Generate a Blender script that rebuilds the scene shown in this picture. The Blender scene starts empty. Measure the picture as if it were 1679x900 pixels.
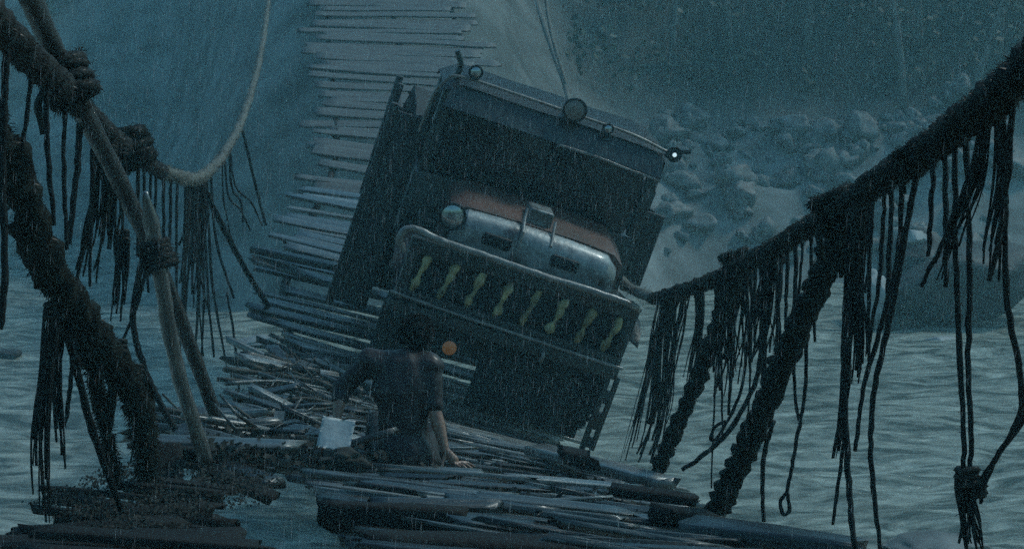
import bpy, bmesh, math, random
from mathutils import Vector, Matrix, noise

SC = bpy.context.scene
COL = SC.collection
R = math.radians
rnd = random.Random(7)

# ------------------------------------------------------------------ camera, world, sun, exposure
FPX = 1679 * 60.0 / 36.0
PITCH = math.atan(280.0 / FPX)
CAM = Vector((0, 0, 4.8))
RIGHT = Vector((1, 0, 0))
FWD = Vector((0, math.cos(PITCH), -math.sin(PITCH)))
UP = Vector((0, math.sin(PITCH), math.cos(PITCH)))

cd = bpy.data.cameras.new('camera')
cd.lens = 60; cd.sensor_width = 36; cd.clip_start = 0.1; cd.clip_end = 500
cd.dof.use_dof = False
co = bpy.data.objects.new('camera', cd); COL.objects.link(co)
co.location = CAM; co.rotation_euler = (math.pi / 2 - PITCH, 0, 0)
SC.camera = co

SUN_EL, SUN_AZ = R(50), R(62)          # azimuth measured from +Y (beyond) towards +X (right)
w = bpy.data.worlds.new('World'); SC.world = w; w.use_nodes = True
nt = w.node_tree; nt.nodes.clear()
sky = nt.nodes.new('ShaderNodeTexSky'); sky.sky_type = 'NISHITA'; sky.sun_disc = False
sky.sun_elevation = SUN_EL; sky.sun_rotation = SUN_AZ
sky.air_density = 1.6; sky.dust_density = 2.5; sky.ozone_density = 3.0
tint = nt.nodes.new('ShaderNodeMixRGB'); tint.blend_type = 'MULTIPLY'; tint.inputs[0].default_value = 1
tint.inputs[2].default_value = (0.37, 0.77, 0.90, 1)
bg = nt.nodes.new('ShaderNodeBackground'); bg.inputs[1].default_value = 0.15
out = nt.nodes.new('ShaderNodeOutputWorld')
nt.links.new(sky.outputs[0], tint.inputs[1]); nt.links.new(tint.outputs[0], bg.inputs[0]); nt.links.new(bg.outputs[0], out.inputs[0])

sd = bpy.data.lights.new('sun', 'SUN'); sd.energy = 1.5; sd.angle = R(10); sd.color = (0.92, 0.98, 0.95)
so = bpy.data.objects.new('sun', sd); COL.objects.link(so)
sdir = Vector((math.sin(SUN_AZ) * math.cos(SUN_EL), math.cos(SUN_AZ) * math.cos(SUN_EL), math.sin(SUN_EL)))
so.rotation_euler = sdir.to_track_quat('Z', 'Y').to_euler()

SC.view_settings.view_transform = 'Standard'; SC.view_settings.look = 'None'
SC.view_settings.gamma = 1; SC.view_settings.exposure = -0.45
SC.render.engine = 'CYCLES'
SC.cycles.volume_bounces = 2
SC.cycles.max_bounces = 6
SC.cycles.use_denoising = False
SC.cycles.use_adaptive_sampling = True; SC.cycles.adaptive_threshold = 0.25; SC.cycles.adaptive_min_samples = 36
HAZE_DENSITY = 0.0034
HAZE_COLOR = (0.52, 0.95, 1.0, 1)


def P(px, py, d):
    return CAM + d * (FWD + RIGHT * ((px - 839.5) / FPX) - UP * ((py - 450) / FPX))


# ------------------------------------------------------------------ materials
def mat(name, col, col2=None, rough=0.6, scale=6.0, bump=0.3, bscale=None, metal=0.0, spec=0.5, stretch=(1, 1, 1), stain=None, thresh=0.5, coat=0.0):
    m = bpy.data.materials.new(name); m.use_nodes = True
    n = m.node_tree; b = n.nodes['Principled BSDF']; L = n.links
    tc = n.nodes.new('ShaderNodeTexCoord'); mp = n.nodes.new('ShaderNodeMapping'); mp.inputs['Scale'].default_value = stretch
    L.new(tc.outputs['Object'], mp.inputs[0])
    nz = n.nodes.new('ShaderNodeTexNoise'); nz.inputs['Scale'].default_value = scale; nz.inputs['Detail'].default_value = 6; nz.inputs['Roughness'].default_value = 0.65
    L.new(mp.outputs[0], nz.inputs['Vector'])
    cr = n.nodes.new('ShaderNodeValToRGB')
    c2 = col2 or tuple(c * 0.55 for c in col)
    cr.color_ramp.elements[0].position = 0.32; cr.color_ramp.elements[1].position = 0.68
    cr.color_ramp.elements[0].color = (*c2, 1); cr.color_ramp.elements[1].color = (*col, 1)
    L.new(nz.outputs[0], cr.inputs[0])
    cout = cr.outputs[0]
    if stain:
        n2 = n.nodes.new('ShaderNodeTexNoise'); n2.inputs['Scale'].default_value = scale * 0.45; n2.inputs['Detail'].default_value = 8
        n2.inputs['Roughness'].default_value = 0.7
        L.new(tc.outputs['Object'], n2.inputs['Vector'])
        r2 = n.nodes.new('ShaderNodeValToRGB'); r2.color_ramp.elements[0].position = thresh; r2.color_ramp.elements[1].position = min(1, thresh + 0.1)
        L.new(n2.outputs[0], r2.inputs[0])
        mx = n.nodes.new('ShaderNodeMixRGB'); L.new(r2.outputs[0], mx.inputs[0]); L.new(cout, mx.inputs[1]); mx.inputs[2].default_value = (*stain, 1)
        cout = mx.outputs[0]
    L.new(cout, b.inputs['Base Color'])
    rr = n.nodes.new('ShaderNodeMapRange'); rr.inputs['To Min'].default_value = max(0.05, rough - 0.15); rr.inputs['To Max'].default_value = min(1, rough + 0.18)
    L.new(nz.outputs[0], rr.inputs[0]); L.new(rr.outputs[0], b.inputs['Roughness'])
    b.inputs['Metallic'].default_value = metal
    b.inputs['Specular IOR Level'].default_value = spec
    if coat: b.inputs['Coat Weight'].default_value = coat; b.inputs['Coat Roughness'].default_value = 0.2
    if bump:
        nb = n.nodes.new('ShaderNodeTexNoise'); nb.inputs['Scale'].default_value = bscale or scale * 4; nb.inputs['Detail'].default_value = 5
        L.new(mp.outputs[0], nb.inputs['Vector'])
        bp = n.nodes.new('ShaderNodeBump'); bp.inputs['Strength'].default_value = bump; bp.inputs['Distance'].default_value = 0.02
        L.new(nb.outputs[0], bp.inputs['Height']); L.new(bp.outputs[0], b.inputs['Normal'])
    return m


M = {}
M['rope'] = mat('wet_rope', (0.034, 0.030, 0.024), (0.009, 0.008, 0.007), 0.85, 14, 0.6, 60, spec=0.25, coat=0.08)
M['strand'] = mat('wet_strand', (0.012, 0.012, 0.011), (0.006, 0.006, 0.006), 0.8, 9, 0.3, 50, spec=0.2, coat=0.08)
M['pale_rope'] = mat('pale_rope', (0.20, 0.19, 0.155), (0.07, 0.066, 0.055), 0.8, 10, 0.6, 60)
M['moss'] = mat('mossy_rope', (0.020, 0.020, 0.014), (0.006, 0.006, 0.005), 0.95, 16, 0.8, 50, spec=0.15, coat=0.06)
M['bark'] = mat('pole_bark', (0.05, 0.042, 0.034), (0.018, 0.016, 0.014), 0.6, 8, 0.6, 30, stretch=(1, 1, 0.2), coat=0.5)
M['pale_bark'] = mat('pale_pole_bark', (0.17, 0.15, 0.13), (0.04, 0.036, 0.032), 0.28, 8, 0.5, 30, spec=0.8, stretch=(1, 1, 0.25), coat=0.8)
M['plank'] = mat('wet_plank', (0.10, 0.092, 0.078), (0.018, 0.017, 0.015), 0.32, 5, 0.7, 20, stretch=(0.25, 3, 3), spec=0.6, stain=(0.03, 0.028, 0.022), thresh=0.56, coat=0.45)
M['plank_far'] = mat('misty_plank', (0.13, 0.125, 0.115), (0.04, 0.038, 0.035), 0.6, 5, 0.5, 20, stretch=(0.25, 3, 3), spec=0.5)  # mist over the far deck put into a paler, flatter colour
M['plank_dark'] = mat('dark_wet_plank', (0.022, 0.020, 0.018), (0.007, 0.007, 0.007), 0.35, 5, 0.7, 20, stretch=(0.25, 3, 3), spec=0.5, coat=0.25)
M['plank_pale'] = mat('pale_wet_plank', (0.30, 0.28, 0.25), (0.07, 0.065, 0.058), 0.30, 5, 0.7, 20, stretch=(0.25, 3, 3), spec=0.6, stain=(0.06, 0.055, 0.042), thresh=0.58, coat=0.45)
M['beam'] = mat('black_wood_and_shade', (0.020, 0.018, 0.016), (0.009, 0.008, 0.008), 0.8, 5, 0.6, 22, spec=0.2)  # black wood; also paints in the shade of the near-left deck
M['twig'] = mat('dead_twig', (0.075, 0.062, 0.045), (0.022, 0.02, 0.016), 0.7, 10, 0.5, 40)
M['brush'] = mat('soaked_brush', (0.034, 0.030, 0.020), (0.009, 0.009, 0.007), 0.8, 12, 0.4, 40)
M['truck'] = mat('weathered_truck_paint', (0.036, 0.045, 0.042), (0.010, 0.013, 0.013), 0.42, 4.5, 0.5, 12, spec=0.5, stain=(0.045, 0.026, 0.017), thresh=0.54, coat=0.18)
M['black'] = mat('greasy_black_metal', (0.024, 0.026, 0.027), (0.009, 0.010, 0.011), 0.6, 5, 0.2, 20, spec=0.3)
M['rust'] = mat('rusty_red_paint', (0.15, 0.062, 0.042), (0.06, 0.030, 0.022), 0.6, 5, 0.35, 20, stain=(0.05, 0.028, 0.02), thresh=0.54, coat=0.4)
M['nose'] = mat('bare_grey_metal', (0.34, 0.34, 0.32), (0.10, 0.096, 0.09), 0.4, 6, 0.4, 18, spec=0.6, stain=(0.05, 0.032, 0.024), thresh=0.52, coat=0.6)
M['bar'] = mat('scuffed_bar', (0.26, 0.22, 0.19), (0.10, 0.075, 0.06), 0.4, 7, 0.3, 25, spec=0.6, coat=0.5)
M['tooth'] = mat('yellowed_tooth_paint', (0.54, 0.42, 0.19), (0.06, 0.048, 0.028), 0.55, 7, 0.4, 25)
M['tyre'] = mat('muddy_tyre', (0.016, 0.016, 0.016), (0.008, 0.008, 0.008), 0.85, 8, 0.4, 30, spec=0.2)
M['wood'] = mat('truck_bed_wood', (0.042, 0.040, 0.036), (0.015, 0.0145, 0.014), 0.65, 5, 0.4, 20, stretch=(0.4, 0.4, 3))
M['canvas'] = mat('wet_canvas', (0.020, 0.021, 0.019), (0.010, 0.010, 0.010), 0.8, 4, 0.4, 25)
M['skin'] = mat('skin', (0.36, 0.19, 0.125), (0.25, 0.12, 0.08), 0.28, 20, 0.1, 60)
M['shirt'] = mat('soaked_shirt', (0.036, 0.022, 0.022), (0.013, 0.008, 0.008), 0.6, 9, 0.6, 14, spec=0.35, coat=0.15)
M['trouser'] = mat('soaked_trousers', (0.03, 0.028, 0.026), (0.014, 0.013, 0.013), 0.8, 9, 0.4, 25)
M['hair'] = mat('dark_hair', (0.009, 0.008, 0.008), (0.005, 0.005, 0.005), 0.8, 40, 0.5, 90, spec=0.2)
M['shoe'] = mat('muddy_boot', (0.025, 0.02, 0.016), None, 0.6, 12, 0.3, 30)
M['sheet'] = mat('pale_board', (0.55, 0.55, 0.53), (0.36, 0.36, 0.345), 0.55, 10, 0.15, 40, stain=(0.22, 0.21, 0.19), thresh=0.68)
M['rock'] = mat('wet_rock', (0.24, 0.235, 0.22), (0.06, 0.06, 0.057), 0.6, 1.1, 0.7, 7, spec=0.4)
M['rock_dark'] = mat('dark_rock', (0.045, 0.044, 0.042), (0.018, 0.018, 0.018), 0.65, 1.0, 0.7, 5)
M['rock_pale'] = mat('pale_rock', (0.42, 0.42, 0.40), (0.20, 0.20, 0.19), 0.6, 2.0, 0.6, 9)
M['soil'] = mat('soaked_slope', (0.020, 0.028, 0.020), (0.007, 0.011, 0.008), 0.9, 0.35, 0.8, 3, stain=(0.035, 0.034, 0.028), thresh=0.62)
M['leaf'] = mat('dark_leaf', (0.035, 0.055, 0.03), (0.015, 0.026, 0.015), 0.6, 2, 0, spec=0.3)
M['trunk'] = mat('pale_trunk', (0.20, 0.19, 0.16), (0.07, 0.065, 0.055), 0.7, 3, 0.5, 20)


def glass(name, col, rough):
    m = bpy.data.materials.new(name); m.use_nodes = True
    b = m.node_tree.nodes['Principled BSDF']
    b.inputs['Base Color'].default_value = (*col, 1); b.inputs['Roughness'].default_value = rough
    b.inputs['Specular IOR Level'].default_value = 0.6
    return m


M['lens'] = glass('lamp_glass', (0.45, 0.46, 0.44), 0.16); M['lens'].node_tree.nodes['Principled BSDF'].inputs['Metallic'].default_value = 0.85
M['pane'] = glass('dark_windscreen', (0.006, 0.007, 0.008), 0.14)
m = glass('amber_lens', (0.50, 0.17, 0.05), 0.3); b = m.node_tree.nodes['Principled BSDF']
b.inputs['Emission Color'].default_value = (1.0, 0.36, 0.08, 1); b.inputs['Emission Strength'].default_value = 0.05
M['amber'] = m
m = glass('lit_lamp', (0.8, 0.9, 0.95), 0.3); b = m.node_tree.nodes['Principled BSDF']
b.inputs['Emission Color'].default_value = (0.75, 0.95, 1.0, 1); b.inputs['Emission Strength'].default_value = 1.0
M['lit'] = m


# ------------------------------------------------------------------ object helpers
def obj(name, bm, m, parent=None, smooth=True, mods=None):
    me = bpy.data.meshes.new(name)
    if isinstance(bm, bmesh.types.BMesh):
        bmesh.ops.recalc_face_normals(bm, faces=bm.faces[:]) if len(bm.faces) < 60000 else None
        bm.to_mesh(me); bm.free()
    else:
        me.from_pydata(*bm)
    if smooth:
        for p in me.polygons: p.use_smooth = True
    me.materials.append(m)
    o = bpy.data.objects.new(name, me); COL.objects.link(o)
    if parent: o.parent = parent
    return o


def tag(o, label=None, cat=None, group=None, kind=None):
    if label: o['label'] = label
    if cat: o['category'] = cat
    if group: o['group'] = group
    if kind: o['kind'] = kind
    return o


def empty(name, mw=None):
    o = bpy.data.objects.new(name, None); COL.objects.link(o); o.empty_display_size = 0.2
    if mw is not None: o.matrix_world = mw
    return o


def box(bm, lo, hi, bev=0.012, seg=2, mtx=None):
    lo, hi = Vector(lo), Vector(hi)
    c = (lo + hi) / 2; s = hi - lo
    r = bmesh.ops.create_cube(bm, size=1)
    vs = r['verts']
    for v in vs: v.co = Vector((v.co.x * s.x, v.co.y * s.y, v.co.z * s.z)) + c
    if bev:
        es = list({e for v in vs for e in v.link_edges})
        rr = bmesh.ops.bevel(bm, geom=es, offset=min(bev, min(s) * 0.45), segments=seg, affect='EDGES', profile=0.6)
        vs = list({v for f in rr['faces'] for v in f.verts} | {v for v in vs if v.is_valid})
        # gather all connected
        seen = set(vs); st = list(vs)
        while st:
            v = st.pop()
            for e in v.link_edges:
                u = e.other_vert(v)
                if u not in seen: seen.add(u); st.append(u)
        vs = list(seen)
    if mtx:
        for v in vs: v.co = mtx @ v.co
    return vs


def catmull(pts, per):
    pts = [Vector(p) for p in pts]
    if len(pts) < 3:
        a, b_ = pts[0], pts[-1]
        return [a.lerp(b_, i / (per * 2)) for i in range(per * 2 + 1)]
    q = [pts[0] * 2 - pts[1]] + pts + [pts[-1] * 2 - pts[-2]]
    o = []
    for i in range(1, len(q) - 2):
        p0, p1, p2, p3 = q[i - 1:i + 3]
        for k in range(per):
            t = k / per
            o.append(0.5 * ((2 * p1) + (p2 - p0) * t + (2 * p0 - 5 * p1 + 4 * p2 - p3) * t * t + (3 * p1 - p0 - 3 * p2 + p3) * t ** 3))
    o.append(pts[-1].copy())
    return o


def tube(bm, pts, r, sides=6, twist=0.0, lobes=3, rough=0.0, nscale=20, cap=True, amp=.13):
    """pts: path; r: number or function(t)."""
    n = len(pts); rings = []
    prev = None; L = 0.0; seed = rnd.uniform(0, 100)
    for i, p in enumerate(pts):
        t = (pts[min(i + 1, n - 1)] - pts[max(i - 1, 0)])
        if t.length < 1e-9: t = Vector((0, 0, 1))
        t.normalize()
        if prev is None:
            a = t.orthogonal().normalized()
        else:
            a = prev - t * prev.dot(t)
            a = a.normalized() if a.length > 1e-6 else t.orthogonal().normalized()
        prev = a; b_ = t.cross(a)
        if i: L += (p - pts[i - 1]).length
        rr = r(i / (n - 1)) if callable(r) else r
        ring = []
        for k in range(sides):
            th = 2 * math.pi * k / sides
            q = rr
            if twist: q *= 1 + amp * math.cos(lobes * th - L * twist)
            d = a * math.cos(th) + b_ * math.sin(th)
            if rough: q *= 1 + rough * noise.noise((p + d * rr) * nscale + Vector((seed, 0, 0))) * 2
            ring.append(bm.verts.new(p + d * q))
        rings.append(ring)
    for i in range(n - 1):
        for k in range(sides):
            bm.faces.new((rings[i][k], rings[i][(k + 1) % sides], rings[i + 1][(k + 1) % sides], rings[i + 1][k]))
    if cap:
        bm.faces.new(rings[0][::-1]); bm.faces.new(rings[-1])


def fibres(bm, pts, r, per_m, ln=(0.02, 0.07), wd=0.0025, down=0.5):
    """short frayed fibres standing off a rope."""
    for i in range(len(pts) - 1):
        a, b_ = pts[i], pts[i + 1]
        seg = (b_ - a); n = per_m * seg.length
        n = int(n) + (1 if rnd.random() < n - int(n) else 0)
        t = seg.normalized() if seg.length > 0 else Vector((0, 0, 1))
        o1 = t.orthogonal().normalized(); o2 = t.cross(o1)
        for _ in range(n):
            th = rnd.uniform(0, 2 * math.pi)
            d = o1 * math.cos(th) + o2 * math.sin(th)
            p = a.lerp(b_, rnd.random()) + d * r * 0.9
            l = rnd.uniform(*ln)
            dirn = (d + t * rnd.uniform(-0.8, 0.8) + Vector((rnd.uniform(-.3, .3), rnd.uniform(-.3, .3), -down * rnd.random()))).normalized()
            mid = p + dirn * l * 0.55
            e = p + dirn * l + Vector((0, 0, -l * 0.35 * rnd.random()))
            s = dirn.orthogonal().normalized() * wd
            v = [bm.verts.new(x) for x in (p - s, p + s, mid + s * .8, mid - s * .8, e)]
            bm.faces.new((v[0], v[1], v[2], v[3])); bm.faces.new((v[3], v[2], v[4]))


def lathe(bm, prof, axis='Y', seg=28, c=(0, 0, 0)):
    """prof: list of (radius, offset along axis)."""
    c = Vector(c); rings = []
    for r, h in prof:
        ring = []
        for k in range(seg):
            th = 2 * math.pi * k / seg
            if axis == 'Y': v = Vector((r * math.cos(th), h, r * math.sin(th)))
            elif axis == 'X': v = Vector((h, r * math.cos(th), r * math.sin(th)))
            else: v = Vector((r * math.cos(th), r * math.sin(th), h))
            ring.append(bm.verts.new(c + v))
        rings.append(ring)
    for i in range(len(prof) - 1):
        for k in range(seg):
            bm.faces.new((rings[i][k], rings[i][(k + 1) % seg], rings[i + 1][(k + 1) % seg], rings[i + 1][k]))
    if prof[0][0] > 1e-4: bm.faces.new(rings[0][::-1])
    if prof[-1][0] > 1e-4: bm.faces.new(rings[-1])
    bmesh.ops.remove_doubles(bm, verts=bm.verts[:], dist=1e-5)


def interp(tab, d):
    if d <= tab[0][0]: i = 0
    elif d >= tab[-1][0]: i = len(tab) - 2
    else: i = max(k for k in range(len(tab) - 1) if tab[k][0] <= d)
    a, b_ = tab[i], tab[i + 1]
    # smooth (monotone-ish) catmull on the table
    p = tab[max(i - 1, 0)]; q = tab[min(i + 2, len(tab) - 1)]
    t = (d - a[0]) / (b_[0] - a[0])
    res = []
    for k in range(1, len(a)):
        if t < 0 or t > 1:
            res.append(a[k] + (b_[k] - a[k]) * t); continue
        m0 = (b_[k] - p[k]) / (b_[0] - p[0]) * (b_[0] - a[0]); m1 = (q[k] - a[k]) / (q[0] - a[0]) * (b_[0] - a[0])
        t2, t3 = t * t, t ** 3
        res.append((2 * t3 - 3 * t2 + 1) * a[k] + (t3 - 2 * t2 + t) * m0 + (-2 * t3 + 3 * t2) * b_[k] + (t3 - t2) * m1)
    return res


# the sagging, twisted centre line of the bridge: depth, picture x, picture y, roll in degrees
DECK = [(5, 760, 1020, 4), (6, 757, 935, 5), (8, 748, 846, 6.5), (10, 740, 786, 8), (12, 728, 742, 10.5), (14, 718, 704, 15.5),
        (16, 708, 664, 19), (19, 655, 524, 17), (22, 668, 395, 11), (26, 690, 268, 7), (30, 668, 140, 5), (35, 640, 20, 3), (44, 612, -180, 2)]
HALF = 1.5


def deck(d):
    px, py, ro = interp(DECK, d)
    c = P(px, py, d)
    px2, py2, _ = interp(DECK, d + 0.2)
    t = (P(px2, py2, d + 0.2) - c).normalized()
    r = RIGHT * math.cos(R(ro)) - UP * math.sin(R(ro))
    r = (r - t * r.dot(t)).normalized()
    return c, r, t, r.cross(t)


# ------------------------------------------------------------------ ground, water, banks
def terrain_z(x, y):
    n = noise.fractal(Vector((x * .09, y * .09, 3.1)), 1.0, 2.0, 5)
    n2 = noise.fractal(Vector((x * .45, y * .45, 9.7)), 1.0, 2.0, 4)
    edge = 40 + 3.0 * math.sin(x * 0.13 + 0.6) + 22 * min(1, max(0, (-7 - x) / 7))
    s = y - edge
    if s < 0: z = -1.5 + max(-0.0, 0) + 0.04 * s
    else: z = -1.5 + 0.62 * s if s < 9 else -1.5 + 5.6 + (1.15 if x > -7 else 1.6) * (s - 9)
    z = z + (n * 1.6 + n2 * 0.55) * min(1, max(0, (s + 2) / 6))
    # abutment where the bridge lands
    g = math.exp(-((x + 3.2) / 4.6) ** 2)
    if y > 37:
        k = min(1, (y - 37) / 4)
        z = z * (1 - g * k) + (-1.5 + (y - 37) * 1.35 + n2 * .5 if y < 45 else 9.3 + (y - 45) * .5 + n2 * .5) * g * k
    if y < 34: z = min(z, -1.2)
    return min(z, 15.0 + n)


NX, NY = 150, 100
vs = []; fs = []
for j in range(NY):
    y = 24 + (j / (NY - 1)) * 66
    for i in range(NX):
        x = -62 + 124 * i / (NX - 1)
        vs.append((x, y, terrain_z(x, y)))
for j in range(NY - 1):
    for i in range(NX - 1):
        a = j * NX + i; fs.append((a, a + 1, a + NX + 1, a + NX))
o = obj('far_bank_terrain', (vs, [], fs), M['soil']); tag(o, kind='structure')
n = M['soil'].node_tree; b = n.nodes['Principled BSDF']; L = n.links
src = b.inputs['Base Color'].links[0].from_socket
tc = n.nodes.new('ShaderNodeTexCoord'); sx = n.nodes.new('ShaderNodeSeparateXYZ'); L.new(tc.outputs['Object'], sx.inputs[0])
nz = n.nodes.new('ShaderNodeTexNoise'); nz.inputs['Scale'].default_value = 0.22; nz.inputs['Detail'].default_value = 7; L.new(tc.outputs['Object'], nz.inputs['Vector'])
ma = n.nodes.new('ShaderNodeMath'); ma.operation = 'MULTIPLY_ADD'; ma.inputs[1].default_value = 9.0; L.new(nz.outputs[0], ma.inputs[0]); L.new(sx.outputs[0], ma.inputs[2])
mr = n.nodes.new('ShaderNodeMapRange'); mr.inputs['From Min'].default_value = 0.0; mr.inputs['From Max'].default_value = 9.0; L.new(ma.outputs[0], mr.inputs[0])
n3 = n.nodes.new('ShaderNodeTexNoise'); n3.inputs['Scale'].default_value = 0.9; n3.inputs['Detail'].default_value = 8; L.new(tc.outputs['Object'], n3.inputs['Vector'])
c3 = n.nodes.new('ShaderNodeValToRGB'); c3.color_ramp.elements[0].position = .35; c3.color_ramp.elements[1].position = .7
c3.color_ramp.elements[0].color = (.11, .11, .10, 1); c3.color_ramp.elements[1].color = (.30, .30, .28, 1); L.new(n3.outputs[0], c3.inputs[0])  # pale scree: low gravel, and mist painted into the left slope
mz = n.nodes.new('ShaderNodeMath'); mz.operation = 'MULTIPLY_ADD'; mz.inputs[1].default_value = 3.0; L.new(n3.outputs[0], mz.inputs[0]); L.new(sx.outputs[2], mz.inputs[2])
m2 = n.nodes.new('ShaderNodeMapRange'); m2.inputs['From Min'].default_value = 5.0; m2.inputs['From Max'].default_value = 6.8; L.new(mz.outputs[0], m2.inputs[0])
mm_ = n.nodes.new('ShaderNodeMath'); mm_.operation = 'MULTIPLY'; L.new(mr.outputs[0], mm_.inputs[0]); L.new(m2.outputs[0], mm_.inputs[1])
mx = n.nodes.new('ShaderNodeMixRGB'); L.new(mm_.outputs[0], mx.inputs[0]); L.new(c3.outputs[0], mx.inputs[1]); L.new(src, mx.inputs[2]); L.new(mx.outputs[0], b.inputs['Base Color'])

# riverbed: one sheet under everything
o = obj('ground', ([(-64, -12, -1.6), (64, -12, -1.6), (64, 92, -1.6), (-64, 92, -1.6)], [], [(0, 1, 2, 3)]), M['rock_dark'], smooth=False); tag(o, kind='structure')

# river: displaced sheet, finer where it is near
wm = bpy.data.materials.new('muddy_river'); wm.use_nodes = True
n = wm.node_tree; b = n.nodes['Principled BSDF']; L = n.links
tc = n.nodes.new('ShaderNodeTexCoord'); mp = n.nodes.new('ShaderNodeMapping'); mp.inputs['Scale'].default_value = (0.62, 1.25, 1)
L.new(tc.outputs['Object'], mp.inputs[0])
nz = n.nodes.new('ShaderNodeTexNoise'); nz.inputs['Scale'].default_value = 1.3; nz.inputs['Detail'].default_value = 9; nz.inputs['Roughness'].default_value = 0.62; nz.inputs['Distortion'].default_value = 1.4
L.new(mp.outputs[0], nz.inputs['Vector'])
cr = n.nodes.new('ShaderNodeValToRGB'); e = cr.color_ramp.elements
e[0].position = 0.40; e[0].color = (0.075, 0.085, 0.068, 1); e[1].position = 0.68; e[1].color = (0.50, 0.51, 0.43, 1)
L.new(nz.outputs[0], cr.inputs[0]); L.new(cr.outputs[0], b.inputs['Base Color'])
b.inputs['Roughness'].default_value = 0.28; b.inputs['IOR'].default_value = 1.33
nb = n.nodes.new('ShaderNodeTexNoise'); nb.inputs['Scale'].default_value = 5; nb.inputs['Detail'].default_value = 6; L.new(mp.outputs[0], nb.inputs['Vector'])
bp = n.nodes.new('ShaderNodeBump'); bp.inputs['Strength'].default_value = 0.6; bp.inputs['Distance'].default_value = 0.16
L.new(nb.outputs[0], bp.inputs['Height']); L.new(bp.outputs[0], b.inputs['Normal'])
NX, NY = 210, 230
vs = []; fs = []
for j in range(NY):
    y = -12 + 92 * j / (NY - 1)
    for i in range(NX):
        u = -1 + 2 * i / (NX - 1); x = 62 * (0.35 * u + 0.65 * u ** 3)
        z = 0.11 * noise.fractal(Vector((x * .45, y * 1.0, 1)), .8, 2, 6) + 0.16 * noise.noise(Vector((x * .16, y * .33, 5)))
        vs.append((x, y, z))
for j in range(NY - 1):
    for i in range(NX - 1):
        a = j * NX + i; fs.append((a, a + 1, a + NX + 1, a + NX))
o = obj('river_water', (vs, [], fs), wm); tag(o, kind='structure')

# haze
hm = bpy.data.materials.new('haze'); hm.use_nodes = True; hm.node_tree.nodes.clear()
hv = hm.node_tree.nodes.new('ShaderNodeVolumePrincipled'); ho = hm.node_tree.nodes.new('ShaderNodeOutputMaterial')
hv.inputs['Color'].default_value = HAZE_COLOR; hv.inputs['Density'].default_value = HAZE_DENSITY; hv.inputs['Anisotropy'].default_value = 0.25
hm.node_tree.links.new(hv.outputs[0], ho.inputs['Volume'])
bm = bmesh.new(); box(bm, (-66, -14, -2.8), (66, 94, 18.5), 0)
o = obj('haze', bm, hm, smooth=False); tag(o, kind='stuff')


# ------------------------------------------------------------------ rocks
def rock_bm(r, seed, flat=0.75, sub=3, rough=0.28):
    bm = bmesh.new(); bmesh.ops.create_icosphere(bm, subdivisions=sub, radius=1)
    for v in bm.verts:
        d = v.co.normalized()
        k = 1 + rough * 1.6 * noise.noise(d * 1.1 + Vector((seed * 3.1, 0, 0))) + rough * 0.5 * noise.noise(d * 3.3 + Vector((0, seed * 1.7, 0)))
        v.co = Vector((d.x * k * r[0], d.y * k * r[1], d.z * k * r[2] * flat))
    pr = random.Random(seed * 13)
    for _ in range(11):
        nn = Vector((pr.gauss(0, 1), pr.gauss(0, 1), pr.gauss(0, .8))).normalized()
        h = pr.uniform(.62, .86) * max(v.co.dot(nn) for v in bm.verts)
        for v in bm.verts:
            e_ = v.co.dot(nn) - h
            if e_ > 0: v.co -= nn * e_ * .92
    return bm


protos = []
for s in range(6):
    o = obj('boulder', rock_bm((1, 1, 1), s + 1, 0.85, 3, .42), M['rock']); protos.append(o)
used = [False] * 6
lab = 'grey weathered boulder in the misty heap on the far bank'
nb_ = 0
tries = 0
while nb_ < 250 and tries < 4000:
    tries += 1
    px = rnd.uniform(1085, 1660); dd = rnd.uniform(40.0, 52)
    x = (px - 839.5) / FPX * dd
    z = terrain_z(x, dd)
    if z < .7 or z > 6.2 or rnd.random() < abs(z - 3.4) / 4.2: continue
    s = rnd.choice((0.13, 0.16, 0.19, 0.22, 0.26, 0.3, 0.36, 0.5))
    k = rnd.randrange(6)
    if not used[k]: o = protos[k]; used[k] = True
    else: o = protos[k].copy(); COL.objects.link(o)
    o.location = (x, dd, z + s * 0.2); o.scale = (s * rnd.uniform(.9, 1.5), s * rnd.uniform(.8, 1.2), s * rnd.uniform(.7, 1.1))
    o.rotation_euler = (rnd.uniform(-.3, .3), rnd.uniform(-.3, .3), rnd.uniform(0, 6))
    tag(o, lab, 'boulder', 'boulders heaped on the far bank'); nb_ += 1


def rock(name, px, py, d, r, m, label, seed, flat=0.8, sub=4, rough=.28, rot=0):
    o = obj(name, rock_bm(r, seed, flat, sub, rough), m); o.location = P(px, py, d); o.rotation_euler = (0, 0, rot)
    return tag(o, label, 'rock')


def waterd(py):   # depth at which a picture row meets the water
    k = FWD - UP * ((py - 450) / FPX)
    return -CAM.z / k.z


rock('river_rock', 1590, 462, 37.5, (2.5, 1.6, 1.0), M['rock_dark'], 'broad dark rock ledge at the waterline behind the hanging ropes', 11)
rock('river_rock', 1500, 450, 38, (1.2, 1.2, 1.1), M['rock_dark'], 'dark rounded rock carrying the small pale stone, beside the ledge', 12)
rock('pale_stone', 1500, 388, 37.2, (.27, .22, .22), M['rock_pale'], 'small pale stone perched on top of the dark waterline rock', 13)
rock('river_rock', 1425, 490, 36.5, (.52, .4, .75), M['rock_pale'], 'pale upright rock at the water edge left of the dark ledge', 14)
rock('river_rock', 1545, 560, waterd(560), (.42, .3, .12), M['rock_pale'], 'low pale rock breaking the river surface with foam around it', 15)
rock('river_rock', 1535, 893, waterd(893) - .3, (.52, .7, .14), M['rock'], 'flat wet rock rising from the water under the knotted ropes', 16)
rock('river_rock', 430, 560, waterd(560) - .5, (.55, .4, .16), M['rock_pale'], 'low foaming rock in the river beside the left deck edge', 17)
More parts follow.
